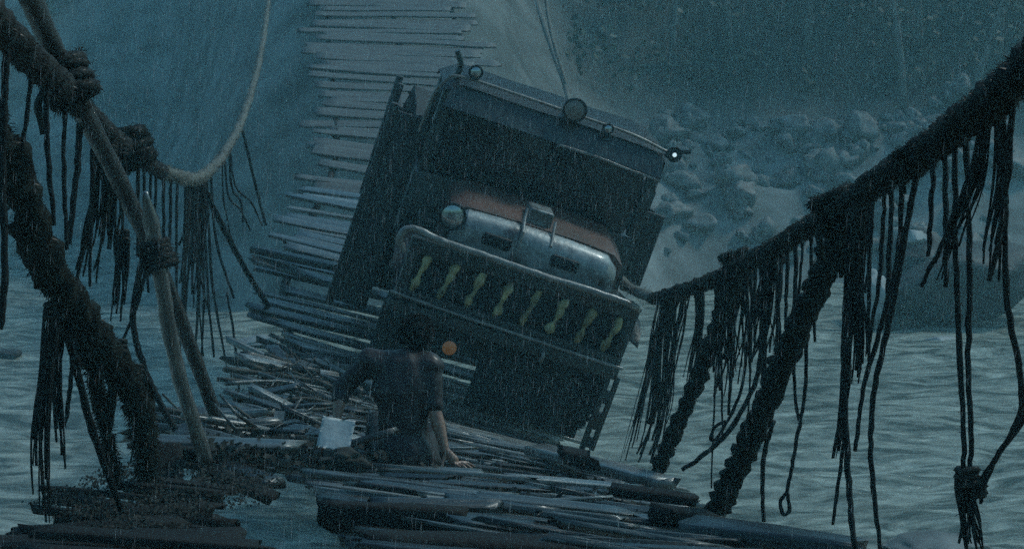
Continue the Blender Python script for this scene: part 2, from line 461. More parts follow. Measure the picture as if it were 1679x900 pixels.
rock('river_rock', 8, 580, waterd(580) - .5, (.35, .3, .1), M['rock_dark'], 'thin dark rock low in the water at the far left', 18)


# ------------------------------------------------------------------ far-bank growth
def leaf_cloud(bm, c, r, n_, size):
    for _ in range(n_):
        d = Vector((rnd.gauss(0, 1), rnd.gauss(0, 1), rnd.gauss(0, 1))).normalized() * (rnd.random() ** 0.45)
        p = Vector(c) + Vector((d.x * r[0], d.y * r[1], d.z * r[2]))
        a = Vector((rnd.uniform(-1, 1), rnd.uniform(-1, 1), rnd.uniform(-1, .2))).normalized()
        b_ = a.orthogonal().normalized() * size * .4; a = a * size * rnd.uniform(.7, 1.4)
        v = [bm.verts.new(q) for q in (p - b_, p + a * .5, p + b_, p - a * .5)]
        bm.faces.new(v)


bm = bmesh.new()
for _ in range(420):
    x = rnd.uniform(2, 28) if rnd.random() < .93 else rnd.uniform(-28, -10); y = rnd.uniform(47, 62) + (22 if x < -9 else 0)
    z = terrain_z(x, y)
    if z < 5.2 or (abs(x + 2.6) < 3 and y < 52): continue
    s = rnd.uniform(.5, 1.4)
    leaf_cloud(bm, (x, y, z + s * .4), (s * 1.2, s, s * .9), int(40 * s), .28)
o = obj('undergrowth', bm, M['leaf'], smooth=False); tag(o, kind='stuff')

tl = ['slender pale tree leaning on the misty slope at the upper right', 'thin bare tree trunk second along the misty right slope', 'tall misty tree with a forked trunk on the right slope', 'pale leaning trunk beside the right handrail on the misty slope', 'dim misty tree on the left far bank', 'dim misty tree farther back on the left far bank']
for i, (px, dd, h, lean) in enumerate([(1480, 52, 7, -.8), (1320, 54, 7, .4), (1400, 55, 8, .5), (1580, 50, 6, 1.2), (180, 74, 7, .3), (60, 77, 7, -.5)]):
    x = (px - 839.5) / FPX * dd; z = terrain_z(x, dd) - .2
    root = empty('hillside_tree', Matrix.Translation((x, dd, z))); tag(root, tl[i], 'tree', 'trees on the far bank')
    bm = bmesh.new()
    h = min(h, 17.5 - z)
    top = Vector((lean, .2, h * .8))
    tr = catmull([(0, 0, 0), (lean * .25, 0, h * .3), (lean * .7, .1, h * .6), top], 5)
    tube(bm, tr, lambda t: .13 * (1 - .7 * t), 8, rough=.12, nscale=6)
    for k in range(5):
        a = tr[8 + k]; ang = rnd.uniform(0, 6.28)
        e_ = a + Vector((math.cos(ang) * h * .16, math.sin(ang) * h * .16, h * .12))
        tube(bm, catmull([a, (a + e_) / 2 + Vector((0, 0, -.1)), e_], 3), lambda t: .05 * (1 - .7 * t), 5)
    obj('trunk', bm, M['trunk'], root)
    bm = bmesh.new()
    for k in range(9):
        ang = rnd.uniform(0, 6.28); rr = rnd.uniform(.1, h * .2)
        leaf_cloud(bm, top + Vector((math.cos(ang) * rr, math.sin(ang) * rr, rnd.uniform(-h * .15, h * .08))), (h * .1, h * .1, h * .07), 60, .2)
    obj('crown', bm, M['leaf'], root, smooth=False)

tree_kids = [(o_, [c_ for c_ in COL.objects if c_.parent == o_]) for o_ in COL.objects if o_.name.startswith('hillside_tree')][:4]
for q in range(26):
    src_, kids_ = tree_kids[q % 4]
    dd = rnd.uniform(47, 57); px = rnd.uniform(1010, 1700); x = (px - 839.5) / FPX * dd; z = terrain_z(x, dd) - .3
    if z < 5.0: continue
    r_ = src_.copy(); COL.objects.link(r_); r_.location = (x, dd, z); r_.rotation_euler = (0, 0, rnd.uniform(0, 6))
    r_.scale = (1, 1, min(1, max(.3, (17.2 - z) / 9)))
    tag(r_, 'thin misty tree in the dark wood above the boulders', 'tree', 'dark wood above the boulders')
    for k_ in kids_:
        c_ = k_.copy(); COL.objects.link(c_); c_.parent = r_

# ------------------------------------------------------------------ bridge deck
bridge = empty('rope_bridge', Matrix.Translation(deck(14)[0]))
tag(bridge, 'sagging twisted deck of broken wet planks carrying the truck', 'bridge')
BI = bridge.matrix_world.inverted()


def plank_mesh(length, width, thick, seed, jag=0.06):
    """rounded worn timber lying along local X."""
    bm = bmesh.new(); n_ = max(8, int(length / .16)); ns = 12; rings = []
    for i in range(n_ + 1):
        u = i / n_; x = (u - .5) * length
        ring = []
        for k in range(ns):
            th = 2 * math.pi * (k + .5) / ns
            cx, cz = math.cos(th), math.sin(th)
            q = 0.32
            yy = math.copysign(abs(cx) ** q, cx) * width / 2; zz = math.copysign(abs(cz) ** q, cz) * thick / 2
            p = Vector((x, yy, zz))
            wob = noise.noise(Vector((x * 1.3, yy * 9 + seed * 5, zz * 12)))
            wob2 = noise.noise(Vector((x * 7, yy * 30, seed * 3 + zz * 20)))
            p.y *= 1 + .16 * wob + .07 * wob2; p.z *= 1 + .25 * wob + .10 * wob2
            p.z += .018 * noise.noise(Vector((x * .9, seed, 0)))
            if i in (0, n_): p.x += jag * noise.noise(Vector((yy * 25, zz * 10, seed * 7 + i))) * 2
            ring.append(bm.verts.new(p))
        rings.append(ring)
    for i in range(n_):
        for k in range(ns):
            bm.faces.new((rings[i][k], rings[i][(k + 1) % ns], rings[i + 1][(k + 1) % ns], rings[i + 1][k]))
    bm.faces.new(rings[0][::-1]); bm.faces.new(rings[-1])
    return bm


def place(o, c, r, t, u):
    o.matrix_world = Matrix(((r.x, t.x, u.x, c.x), (r.y, t.y, u.y, c.y), (r.z, t.z, u.z, c.z), (0, 0, 0, 1)))


def add_plank(d, x0=-HALF, x1=HALF, width=.25, thick=.06, m='plank', yaw=0, tilt=0, lift=0, name='plank'):
    c, r, t, u = deck(d)
    o = obj(name, plank_mesh(x1 - x0, width, thick, rnd.uniform(0, 50)), M[m])
    mid = c + r * ((x0 + x1) / 2) + u * lift
    rot = Matrix.Rotation(yaw, 3, u) @ Matrix.Rotation(tilt, 3, t)
    r2 = rot @ r; t2 = rot @ t; t2 = Matrix.Rotation(rnd.uniform(-.16, .16), 3, r2) @ t2
    u2 = r2.cross(t2)
    place(o, mid, r2, t2, u2)
    mw = o.matrix_world.copy()
    o.parent = bridge; o.matrix_local = BI @ mw
    return o




far_deck = bmesh.new()


def far_plank(d, x0, x1, width, thick, yaw, lift):     # the planks beyond the hundred that show largest
    c, r, t, u = deck(d)
    bmp = plank_mesh(x1 - x0, width, thick, rnd.uniform(0, 50)); me = bpy.data.meshes.new('far'); bmp.to_mesh(me); bmp.free()
    rot = Matrix.Rotation(yaw, 3, u); r2 = rot @ r; t2 = Matrix.Rotation(rnd.uniform(-.1, .1), 3, r2) @ (rot @ t); u2 = r2.cross(t2)
    mid = c + r * ((x0 + x1) / 2) + u * lift
    me.transform(BI @ Matrix(((r2.x, t2.x, u2.x, mid.x), (r2.y, t2.y, u2.y, mid.y), (r2.z, t2.z, u2.z, mid.z), (0, 0, 0, 1))))
    far_deck.from_mesh(me); bpy.data.meshes.remove(me)


GAP_L = [(5, -.62), (6, -.72), (7, -.88), (8, -1.08), (9, -1.20), (9.6, -1.25)]
GAP_R = [(5, -.22), (6, -.34), (7, -.47), (8, -.62), (9, -.80), (9.6, -1.0)]
d = 5.5
while d < 43.5:
    far = d > 24
    near = d < 13
    pitch = .19 if near else .25 if not far else .38
    wd = rnd.uniform(.12, .19) if near else rnd.uniform(.15, .23) if not far else rnd.uniform(.35, .43)
    a = -HALF + rnd.uniform(-.25, .2); b_ = HALF + rnd.uniform(-.25, .2)
    if far: a -= abs(rnd.gauss(0, .08)); b_ += rnd.gauss(0, .1)
    yaw = rnd.gauss(0, .045 if not far else .055); lift = rnd.uniform(-.05, .04) if near else rnd.uniform(-.04, .04)
    th = rnd.uniform(.03, .055)
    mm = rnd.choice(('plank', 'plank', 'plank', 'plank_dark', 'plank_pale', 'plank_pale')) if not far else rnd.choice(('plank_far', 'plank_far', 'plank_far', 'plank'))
    if d < 9.5:      # the gap that shows the river: left stubs and right lengths
        xl = interp(GAP_L, d)[0] + rnd.uniform(-.1, .02); xr = interp(GAP_R, d)[0] + rnd.uniform(-.03, .14)
        if rnd.random() < .8: add_plank(d, a - .05 + rnd.uniform(-.1, .35), xl, wd * .7, th * .8, 'beam', yaw * 1.6, rnd.gauss(0, .03), lift)  # stubs coloured black to paint in the near-left shade
        if d < 7.6: mm = rnd.choice(('plank_dark', 'plank_dark', 'plank'))
        add_plank(d, xr, b_ - .05, wd, th, mm, yaw * .6, rnd.gauss(0, .012), lift)
    else:
        if rnd.random() < .05 and d > 18: d += pitch; continue
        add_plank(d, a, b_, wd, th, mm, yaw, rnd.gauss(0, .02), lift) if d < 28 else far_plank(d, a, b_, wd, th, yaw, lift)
    d += pitch

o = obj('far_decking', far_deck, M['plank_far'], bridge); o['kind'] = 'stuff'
for s, nm in ((-1.3, 0), (0.05, 1), (1.3, 2)):
    bm = bmesh.new(); pts = []
    for i in range(140):
        dd = 8.2 + (44.5 - 8.2) * i / 139 if s < 1 and s != .05 else 5.2 + 39.3 * i / 139
        c, r, t, u = deck(dd)
        pts.append(BI @ (c + r * s - u * .075))
    tube(bm, pts, .05, 9, twist=40, rough=.08)
    o = obj('bearer_rope', bm, M['rope'], bridge)

# dark timbers under and across the deck
def timber(name, a, b_, w_, h_, m, label, cat='timber', parent=None, roll=0):
    a, b_ = Vector(a), Vector(b_)
    r = (b_ - a).normalized(); t = (Vector((0, 0, 1)).cross(r)).normalized(); u = r.cross(t)
    q = Matrix.Rotation(roll, 3, r); t = q @ t; u = q @ u
    o = obj(name, plank_mesh((b_ - a).length, w_, h_, rnd.uniform(0, 50)), M[m])
    place(o, (a + b_) / 2, r, t, u)
    return tag(o, label, cat)


timber('void_beam', P(520, 846, 7.2), P(765, 856, 7.3), .12, .13, 'beam', 'black beam filling the dark void at the gap in the near deck', 'beam')  # beam put in for the dark void under the broken planks
timber('void_beam', P(585, 905, 6.6), P(1130, 925, 6.8), .2, .16, 'beam', 'long black beam filling the shadow void under the nearest planks at the bottom edge', 'beam')  # stands in for the shadowed hollow below the nearest planks
timber('wood_block', P(1076, 838, 8.0), P(1166, 852, 8.1), .2, .075, 'beam', 'short black block lying on planks near the thick slanting rope', 'block')
timber('wood_block', P(1010, 800, 9.0), P(1132, 817, 9.0), .16, .05, 'beam', 'thin dark block of wood behind the short black block', 'block')
timber('wood_block', P(918, 742, 10.6), P(972, 754, 10.6), .2, .085, 'beam', 'small dark block at the deck edge below the truck wheel', 'block')
timber('edge_timber', P(1120, 862, 7.6), P(1420, 905, 7.0), .16, .10, 'plank_dark', 'long dark timber along the near right deck edge', 'timber')
timber('edge_timber', P(880, 738, 11.6), P(1090, 792, 10.2), .16, .07, 'plank_pale', 'pale split timber along the right deck edge past the block', 'timber')
timber('loose_plank', P(420, 408, 19.6), P(560, 440, 19.4), .24, .08, 'plank_dark', 'loose dark plank sticking out past the left deck edge', 'plank')
timber('loose_plank', P(322, 745, 9.4), P(440, 790, 9.0), .12, .05, 'plank_dark', 'dark splintered plank reaching over the gap near the pale pole', 'plank')
timber('loose_plank', P(345, 770, 8.9), P(445, 815, 8.4), .10, .045, 'beam', 'short black splinter of plank hanging over the river gap', 'plank')
timber('stump_post', P(262, 735, 8.8), P(268, 835, 8.6), .2, .2, 'beam', 'squat black post stub at the left edge of the deck', 'post')
timber('loose_plank', P(250, 738, 8.9), P(345, 745, 8.9), .1, .07, 'beam', 'black plank end butted against the squat post stub', 'plank')
for q, (xa_, ya_, da_, xb_, yb_, db_, w2, m2, lb) in enumerate([
        (20, 880, 6.2, 300, 862, 6.6, .13, 'beam', 'black timber low in the bottom left corner, under the longest tail'),
        (90, 852, 6.8, 345, 838, 7.1, .11, 'beam', 'black split timber just above the lowest timbers at bottom left'),
        (-40, 897, 5.9, 250, 893, 6.0, .15, 'beam', 'lowest black timber across the bottom left corner'),
        (180, 893, 6.0, 400, 884, 6.3, .12, 'beam', 'black stub of timber ending at the gap along the bottom edge'),
        (215, 800, 8.0, 352, 818, 7.8, .10, 'beam', 'black timber lying at the foot of the thickest left rope')]):
    timber('edge_timber', P(xa_, ya_, da_), P(xb_, yb_, db_), w2, rnd.uniform(.05, .08), m2, lb)  # bottom-left silhouette in shade, put into the black colour

# ------------------------------------------------------------------ ropes
def pxpath(pts, per=8):
    return catmull([P(*p) for p in pts], per)


def rope(name, pts, r, m, label, cat='rope', group=None, sides=10, twist=35, rough=.1, fib=0, per=10, ln=(0.02, .07), parent=None, lobes=3, amp=.13):
    bm = bmesh.new(); path = pxpath(pts, per)
    tube(bm, path, r, sides, twist, lobes, rough, amp=amp)
    if fib: fibres(bm, path, r if not callable(r) else r(.5), fib, ln)
    o = obj(name, bm, M[m])
    return tag(o, label, cat, group)


LRAIL = [(-60, -15, 4.2), (0, 45, 4.8), (60, 105, 5.4), (110, 150, 6.2), (160, 205, 7.5), (210, 245, 9), (265, 282, 11.5), (325, 292, 15), (365, 255, 18.5), (397, 195, 22), (425, 100, 27), (440, 0, 33), (448, -90, 38), (452, -170, 43)]
RRAIL = [(1760, 55, 3.6), (1679, 118, 4.0), (1600, 185, 4.6), (1520, 245, 5.3), (1440, 300, 6.2), (1380, 340, 7), (1300, 388, 8.2), (1210, 440, 10), (1140, 470, 12), (1070, 490, 14.5), (1015, 450, 18.5), (968, 320, 23), (928, 145, 29), (905, 80, 32), (880, 0, 36), (862, -90, 40), (852, -160, 43)]
rope('handrail_rope', LRAIL[:7] , .044, 'rope', 'thick dark frayed handrail rope dropping from the upper left', fib=500, per=30, rough=.2, ln=(.006, .025), sides=12, twist=45, lobes=2, amp=.16)
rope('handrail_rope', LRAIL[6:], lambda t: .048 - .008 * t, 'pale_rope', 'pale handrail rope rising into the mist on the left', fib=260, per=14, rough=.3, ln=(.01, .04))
rope('handrail_rope', RRAIL[:10], .045, 'moss', 'thick black shaggy handrail rope crossing the right side', fib=700, per=30, rough=.25, ln=(.006, .028), sides=12, twist=45, lobes=2, amp=.16)
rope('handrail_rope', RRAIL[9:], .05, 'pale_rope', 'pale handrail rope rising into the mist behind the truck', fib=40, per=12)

# straight poles
rope('leaning_pole', [(40, -20, 5.6), (120, 147, 6.5), (262, 440, 8.6), (374, 735, 10.6)], .040, 'bark', 'long dark pole leaning from the top left down to the deck', 'pole', twist=0, rough=.1, sides=12)
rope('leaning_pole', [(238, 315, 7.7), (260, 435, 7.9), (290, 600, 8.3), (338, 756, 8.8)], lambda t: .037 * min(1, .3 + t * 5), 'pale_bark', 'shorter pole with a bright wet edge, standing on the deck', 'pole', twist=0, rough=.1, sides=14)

# shaggy slanting suspenders
rope('suspender_rope', [(-25, 180, 5.2), (25, 290, 5.4), (68, 420, 5.7), (120, 500, 6), (172, 575, 6.4), (205, 620, 6.7), (232, 690, 7.1), (240, 760, 7.6), (236, 825, 7.9)], lambda t: .050 + .009 * math.sin(t * 5), 'moss', 'thickest shaggy rope slanting down the far left', fib=800, rough=.3, ln=(.008, .035), sides=12, per=18, twist=40, lobes=2, amp=.18)
rope('suspender_rope', [(85, 440, 5.8), (110, 500, 6.1), (150, 600, 6.6), (172, 700, 7), (190, 790, 7.4)], lambda t: .038 - .015 * t, 'moss', 'shaggy rope tail splitting from the thickest left rope', fib=700, rough=.3, ln=(.008, .03))
rope('suspender_rope', [(1385, 318, 6.95), (1366, 400, 7), (1338, 470, 7.2), (1300, 555, 7.6), (1243, 690, 8.3), (1178, 832, 9.0)], lambda t: .044 + .014 * t, 'moss', 'thickest shaggy rope slanting down to the near right deck edge', fib=700, rough=.22, ln=(.005, .022), per=34, sides=12, twist=55, lobes=2, amp=.2)
rope('suspender_rope', [(1218, 428, 9.8), (1192, 490, 9.9), (1152, 600, 10.2), (1112, 692, 10.4), (1072, 785, 10.6)], lambda t: .05 - .004 * t, 'moss', 'second shaggy rope slanting to the deck edge beside the truck', fib=600, rough=.22, ln=(.005, .022), per=34, sides=12, twist=55, lobes=2, amp=.2)
rope('suspender_rope', [(330, 300, 15.5), (372, 385, 16.2), (410, 455, 17), (442, 505, 17.8)], .028, 'strand', 'taut dark rope from the low left handrail to the deck', twist=30)
rope('suspender_rope', [(398, 215, 22), (418, 300, 22.5), (436, 370, 22.5)], .02, 'strand', 'faint taut rope in the mist below the pale left handrail', twist=30)
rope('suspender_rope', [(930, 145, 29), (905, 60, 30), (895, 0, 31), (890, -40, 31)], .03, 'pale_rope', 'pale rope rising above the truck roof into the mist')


def knot(px, py, d, s, m, label, seed):
    bm = bmesh.new(); c = P(px, py, d)
    ax = (P(px + 40, py + 90, d) - c).normalized(); o1 = ax.orthogonal().normalized(); o2 = ax.cross(o1)
    for k in range(5):
        pts = []; off = (k - 2) * s * .38; tl = rnd.uniform(-.3, .3); tm = rnd.uniform(-.3, .3)
        for i in range(15):
            th = 2 * math.pi * i / 14
            pts.append(c + ax * (off + s * .5 * (tl * math.cos(th) + tm * math.sin(th))) + (o1 * math.cos(th) + o2 * math.sin(th)) * s * rnd.uniform(.82, 1.02))
        tube(bm, pts, s * .24, 7, 30, 3, .2)
        fibres(bm, pts, s * .24, 350, (.008, .03))
    tube(bm, catmull([c + o1 * s, c + o1 * s * 1.5 - UP * s * .6, c + o1 * s * 1.2 - UP * s * 2.0], 4), s * .16, 6, 30, 3, .2)
    o = obj('rope_lashing', bm, M[m]); return tag(o, label, 'lashing')


knot(112, 132, 6.2, .085, 'rope', 'rope lashing tying the long pole to the left handrail', 1)
knot(212, 245, 8.9, .11, 'moss', 'shaggy lump of lashing on the left handrail past the pole', 2)
knot(258, 418, 7.85, .07, 'rope', 'rope lashing round the top of the pole with the bright edge', 3)
knot(1372, 345, 6.95, .085, 'moss', 'big shaggy lashing where the thick slanting rope meets the right handrail', 4)
knot(1210, 432, 9.9, .08, 'moss', 'smaller shaggy lashing on the right handrail nearer the truck', 5)
knot(1500, 258, 5.45, .05, 'moss', 'low bulge of lashing on the near right handrail', 6)


def hang(pts, r, label, group=None, m='strand', name='hanging_rope', taper=.5, parent=None):
    bm = bmesh.new(); path = pxpath(pts, 7)
    for p in path: p += Vector((rnd.gauss(0, .0012), rnd.gauss(0, .0012), 0))
    tube(bm, path, lambda t: r * (1 - taper * max(0, t - .6)), 6, 60, 3, .15, 30)
    if r > .007: fibres(bm, path, r, 16, (.006, .02), .0012)
    o = obj(name, bm, M[m])
    return tag(o, label, 'rope', group) if label else o


def tassel(pts, width, n_, label, m='strand', name='frayed_rope', flare=.6, group=None, d_sp=.03, short=.25, rr=.006):
    """a frayed bundle of strands hanging as one; width in metres."""
    root_p = P(*pts[0]); root = empty(name, Matrix.Translation(root_p)); tag(root, label, 'frayed rope', group)
    inv = root.matrix_world.inverted()
    path = pxpath(pts, 7)
    bm = bmesh.new()
    for s in range(n_):
        ox, oy = rnd.uniform(-1, 1), rnd.uniform(-1, 1); e_ = 1 - short * rnd.random(); rk = rr * rnd.uniform(.55, 1.5); amp = rnd.uniform(.03, .18)
        ph = rnd.uniform(0, 6); rnd_f = rnd.uniform(3, 9)
        pp = []
        nn = max(3, int(len(path) * e_))
        for i in range(nn):
            t = i / (len(path) - 1)
            wv = width * .5 * ((1 - flare) + flare * t)
            pp.append(inv @ (path[i] + RIGHT * (ox * wv + amp * width * math.sin(ph + t * rnd_f)) + FWD * (oy * wv * .6)))
        tube(bm, pp, lambda t: rk * (1 - .55 * t), 5, 0, 3, .2, 30)
        if s % 3 == 0: fibres(bm, pp, rr, 18, (.008, .025), .0013)
    obj('strands', bm, M[m], root)
    bm = bmesh.new()
    for k in range(3):
        pp = []
        for i in range(13):
            th = 2 * math.pi * i / 12
            pp.append(inv @ (path[0] + RIGHT * math.cos(th) * width * (1 - flare) * .62 + FWD * math.sin(th) * width * (1 - flare) * .45 - UP * (k * .02 + .004 * math.sin(th * 2))))
        tube(bm, pp, .011, 6, 30, 3, .2)
    obj('binding', bm, M['rope'], root)
    return root


GR = 'strands hanging from the right handrail'
GL = 'strands hanging from the left handrail'
# ---- right side, distinct ones
hang([(1565, 215, 4.95), (1566, 400, 4.95), (1573, 560, 5), (1580, 700, 5), (1580, 790, 5)], .0085, 'long strand tied into the big low knot, left one of its pair')
hang([(1582, 200, 4.9), (1590, 420, 4.95), (1588, 600, 5), (1592, 720, 5), (1588, 795, 5)], .0085, 'long strand tied into the big low knot, right one of its pair')
hang([(1640, 160, 4.4), (1647, 300, 4.5), (1650, 480, 4.6), (1672, 610, 4.7), (1668, 690, 4.8), (1606, 790, 5)], .009, 'strand bowing out to the frame edge and back to the low knot')
hang([(1690, 560, 4.7), (1684, 670, 4.8), (1640, 740, 4.9), (1602, 815, 5)], .009, 'loose strand end slanting down into the low knot from the edge')
tassel([(1586, 770, 5), (1586, 840, 5), (1590, 910, 5)], .07, 22, 'big low knot of rope with a frayed tail over the water', flare=.35, rr=.006)
tassel([(1606, 785, 5), (1603, 805, 5), (1598, 830, 5)], .04, 10, 'small frayed rope end beside the big low knot', flare=.5)
tassel([(1622, 175, 4.5), (1602, 290, 4.6), (1565, 390, 4.7), (1532, 485, 4.8)], .07, 15, 'broad frayed tail swinging left from the near right handrail', flare=.75, rr=.0055, short=.5)
tassel([(1638, 165, 4.4), (1640, 300, 4.5), (1628, 400, 4.55), (1618, 470, 4.6)], .06, 14, 'broad frayed tail hanging straight near the right frame edge', flare=.75, rr=.0055, short=.5)
hang([(1660, 140, 4.2), (1655, 260, 4.3), (1640, 380, 4.4), (1622, 460, 4.5)], .008, 'short strand beside the broad straight tail at the frame edge')
hang([(1600, 300, 4.7), (1570, 340, 4.8), (1545, 400, 4.85), (1510, 470, 4.9)], .008, 'slanting strand crossing behind the broad swinging tail')
hang([(1508, 262, 5.4), (1490, 350, 5.5), (1470, 470, 5.6), (1448, 570, 5.7), (1432, 650, 5.8), (1428, 740, 5.8), (1434, 820, 5.8), (1445, 905, 5.8)], .010, 'long bent strand trailing down to the bottom edge over the water')
hang([(1480, 285, 5.7), (1472, 420, 5.8), (1442, 545, 5.9), (1415, 640, 6), (1402, 740, 6)], .009, 'strand curving left to end above the deck corner')
hang([(1452, 300, 6.0), (1446, 400, 6.1), (1440, 470, 6.1), (1425, 560, 6.2)], .008, 'short curved strand just right of the flat strap')
tassel([(1408, 345, 6.6), (1402, 460, 6.6), (1404, 560, 6.6), (1398, 640, 6.65)], .075, 20, 'long flat frayed strap hanging from the right handrail', flare=.1, rr=.008)
tassel([(1388, 600, 6.7), (1380, 690, 6.7), (1368, 775, 6.7)], .045, 12, 'short frayed end with split fingers below the flat strap', flare=.6)
hang([(1388, 480, 6.7), (1384, 600, 6.7), (1388, 720, 6.7), (1392, 800, 6.7), (1402, 900, 6.6)], .013, 'heavy strand running down past the strap to the bottom edge')
hang([(1384, 720, 6.7), (1375, 790, 6.7), (1365, 860, 6.7)], .007, 'thin strand branching off the heavy strand near the bottom')
hang([(1300, 520, 8), (1303, 640, 8), (1312, 700, 8)], .008, 'strand joining its twin above the small end loop')
hang([(1322, 520, 8), (1320, 640, 8), (1308, 710, 8), (1298, 770, 8), (1290, 805, 8), (1280, 822, 8), (1284, 843, 8), (1294, 836, 8), (1291, 808, 8)], .009, 'strand ending in a small eye loop over the water', taper=0)
hang([(1268, 690, 8.4), (1254, 740, 8.5), (1250, 800, 8.5), (1252, 855, 8.5)], .012, 'thick short strand under the thick slanting rope')
hang([(1250, 540, 9.2), (1240, 620, 9.2), (1200, 700, 9.2), (1150, 748, 9.2), (1118, 770, 9.2)], .014, 'strand sweeping left in a curve to a thick cut end')
hang([(1225, 560, 9.4), (1215, 640, 9.4), (1180, 712, 9.4), (1166, 720, 9.4), (1172, 700, 9.4), (1190, 690, 9.4)], .009, 'thin strand curling back in a hook beside the second shaggy rope', taper=0)
hang([(1180, 540, 10), (1172, 640, 10), (1166, 800, 10)], .006, 'thinnest straight strand between the two shaggy ropes')
tassel([(1146, 478, 11.8), (1146, 540, 11.8), (1138, 590, 11.8), (1130, 640, 11.8)], .09, 16, 'knotted short tail left of the second shaggy rope', flare=.5, rr=.008)
tassel([(1375, 370, 7), (1372, 420, 7), (1370, 470, 7.0)], .10, 30, 'shaggy clump hanging under the big lashing on the right', m='moss', flare=.2, rr=.01)
tassel([(1410, 335, 6.5), (1405, 400, 6.5), (1400, 470, 6.5)], .06, 16, 'dark clump of fibre hanging beside the flat strap', m='moss', flare=.4, rr=.008)
# drapes beside the truck
tassel([(1108, 482, 13.4), (1092, 560, 13.6), (1078, 680, 13.8), (1050, 770, 14)], .22, 26, 'pale drape of frayed strands hanging beside the truck', flare=.25, rr=.012, short=.3)
tassel([(1085, 490, 14), (1065, 600, 14.2), (1040, 700, 14.2), (1020, 775, 14.3)], .12, 12, 'thin frayed strands hanging closest to the truck side', flare=.4, rr=.009, short=.5)
# fringe from the right rail between the lashings, and single strands either side
i = 0
for (px, y0, y1, d_) in [(1172, 455, 640, 10.8), (1183, 450, 720, 10.5), (1192, 447, 590, 10.3), (1203, 445, 680, 10.1), (1222, 436, 610, 9.7), (1231, 432, 690, 9.5), (1238, 428, 560, 9.4), (1246, 424, 640, 9.2), (1254, 419, 720, 9), (1262, 415, 600, 8.9), (1270, 410, 560, 8.8), (1281, 404, 640, 8.6), (1292, 398, 540, 8.4), (1304, 390, 600, 8.2), (1318, 380, 520, 8), (1330, 373, 560, 7.8)]:
    s = rnd.uniform(-14, 10)
    hang([(px, y0, d_), (px + s * .2 + rnd.uniform(-3, 3), y0 * .6 + y1 * .4, d_), (px + s, y1, d_ + .1)], rnd.uniform(.006, .011), 'dark strand in the fringe under the right handrail between its two lashings', GR)
for (px, y0, y1, d_) in [(1425, 318, 600, 6.4), (1432, 312, 480, 6.3), (1462, 292, 520, 6), (1530, 240, 420, 5.2), (1550, 226, 470, 5.1)]:
    s = rnd.uniform(-20, 2)
    hang([(px, y0, d_), (px + s * .3, y0 * .5 + y1 * .5, d_), (px + s, y1, d_ + .05)], rnd.uniform(.006, .009), 'thin strand in the near fringe under the right handrail before the frame edge', 'thin strands in the near right fringe')
tassel([(1205, 445, 10), (1200, 520, 10), (1195, 590, 10.1), (1185, 660, 10.1)], .2, 34, 'dense dark fringe bundle below the smaller right lashing', flare=.1, rr=.009, short=.6)
tassel([(1268, 415, 8.9), (1258, 500, 8.9), (1250, 560, 9), (1240, 600, 9)], .13, 22, 'dense dark fringe bundle between the right lashings', flare=.2, rr=.009, short=.6)

# ---- left side
hang([(52, 112, 5.3), (45, 180, 5.3), (36, 250, 5.3)], .008, 'short strand beside the long pole, first on the left handrail')
hang([(75, 130, 5.6), (78, 240, 5.6), (88, 370, 5.6)], .010, 'second strand on the left handrail, ending at the thickest rope')
hang([(106, 175, 6.2), (105, 290, 6.2), (110, 410, 6.2)], .009, 'straight strand hanging right below the pole lashing')
hang([(132, 195, 6.8), (126, 280, 6.8), (112, 400, 6.8)], .014, 'thicker strand hanging inside the long pole')
hang([(12, 60, 4.9), (8, 150, 4.9), (4, 300, 4.9), (8, 440, 4.9), (2, 540, 4.9)], .012, 'long dark strand down the left frame edge')
hang([(152, 205, 7.4), (150, 340, 7.4), (147, 470, 7.4)], .009, 'strand hanging beside the broad mossy clump')
tassel([(172, 235, 8), (165, 330, 8), (150, 410, 8), (133, 485, 8)], .12, 22, 'broad mossy clump hanging from the left handrail', m='moss', flare=.3, rr=.010, short=.5)
tassel([(190, 240, 8.4), (188, 340, 8.4), (190, 420, 8.4)], .11, 14, 'second mossy clump hanging beneath the shaggy lump of lashing', m='moss', flare=.2, rr=.010, short=.5)
tassel([(200, 380, 8.6), (198, 450, 8.6), (190, 540, 8.6)], .07, 12, 'narrow frayed tail behind the thickest left rope', flare=.3, rr=.008)
hang([(238, 400, 9), (218, 520, 9), (236, 600, 9), (262, 660, 9), (288, 705, 9)], .018, 'strand curving out to a thick cut end left of the pale pole', taper=0)
hang([(242, 430, 9), (225, 500, 9), (190, 585, 9)], .010, 'strand swinging left from the curved one to the thickest rope')
tassel([(90, 500, 5.9), (75, 600, 5.9), (66, 720, 5.9), (72, 880, 5.9)], .055, 18, 'longest frayed tail at the far left, reaching down near the bottom', flare=.1, rr=.008, short=.3)
tassel([(96, 520, 6.1), (92, 640, 6.1), (100, 790, 6.1)], .045, 10, 'frayed tail just behind the longest one at far left', flare=.3, rr=.008, short=.4)
hang([(95, 520, 6), (120, 580, 6.1), (150, 700, 6.3), (200, 840, 6.6)], .016, 'dark strand slanting right from the far left tails')
hang([(110, 500, 6.1), (118, 590, 6.1), (112, 660, 6.2), (105, 700, 6.2)], .009, 'thin strand between the far left tails')
tassel([(195, 560, 6.5), (190, 640, 6.6), (175, 730, 6.7), (180, 790, 6.8)], .05, 8, 'shaggy tail under the bend of the thickest left rope', m='moss', flare=.2, rr=.009, short=.5)
tassel([(222, 600, 6.8), (240, 660, 7), (225, 740, 7.1), (215, 800, 7.2)], .05, 8, 'shaggy tail beside the foot of the thickest left rope', m='moss', flare=.2, rr=.009, short=.5)
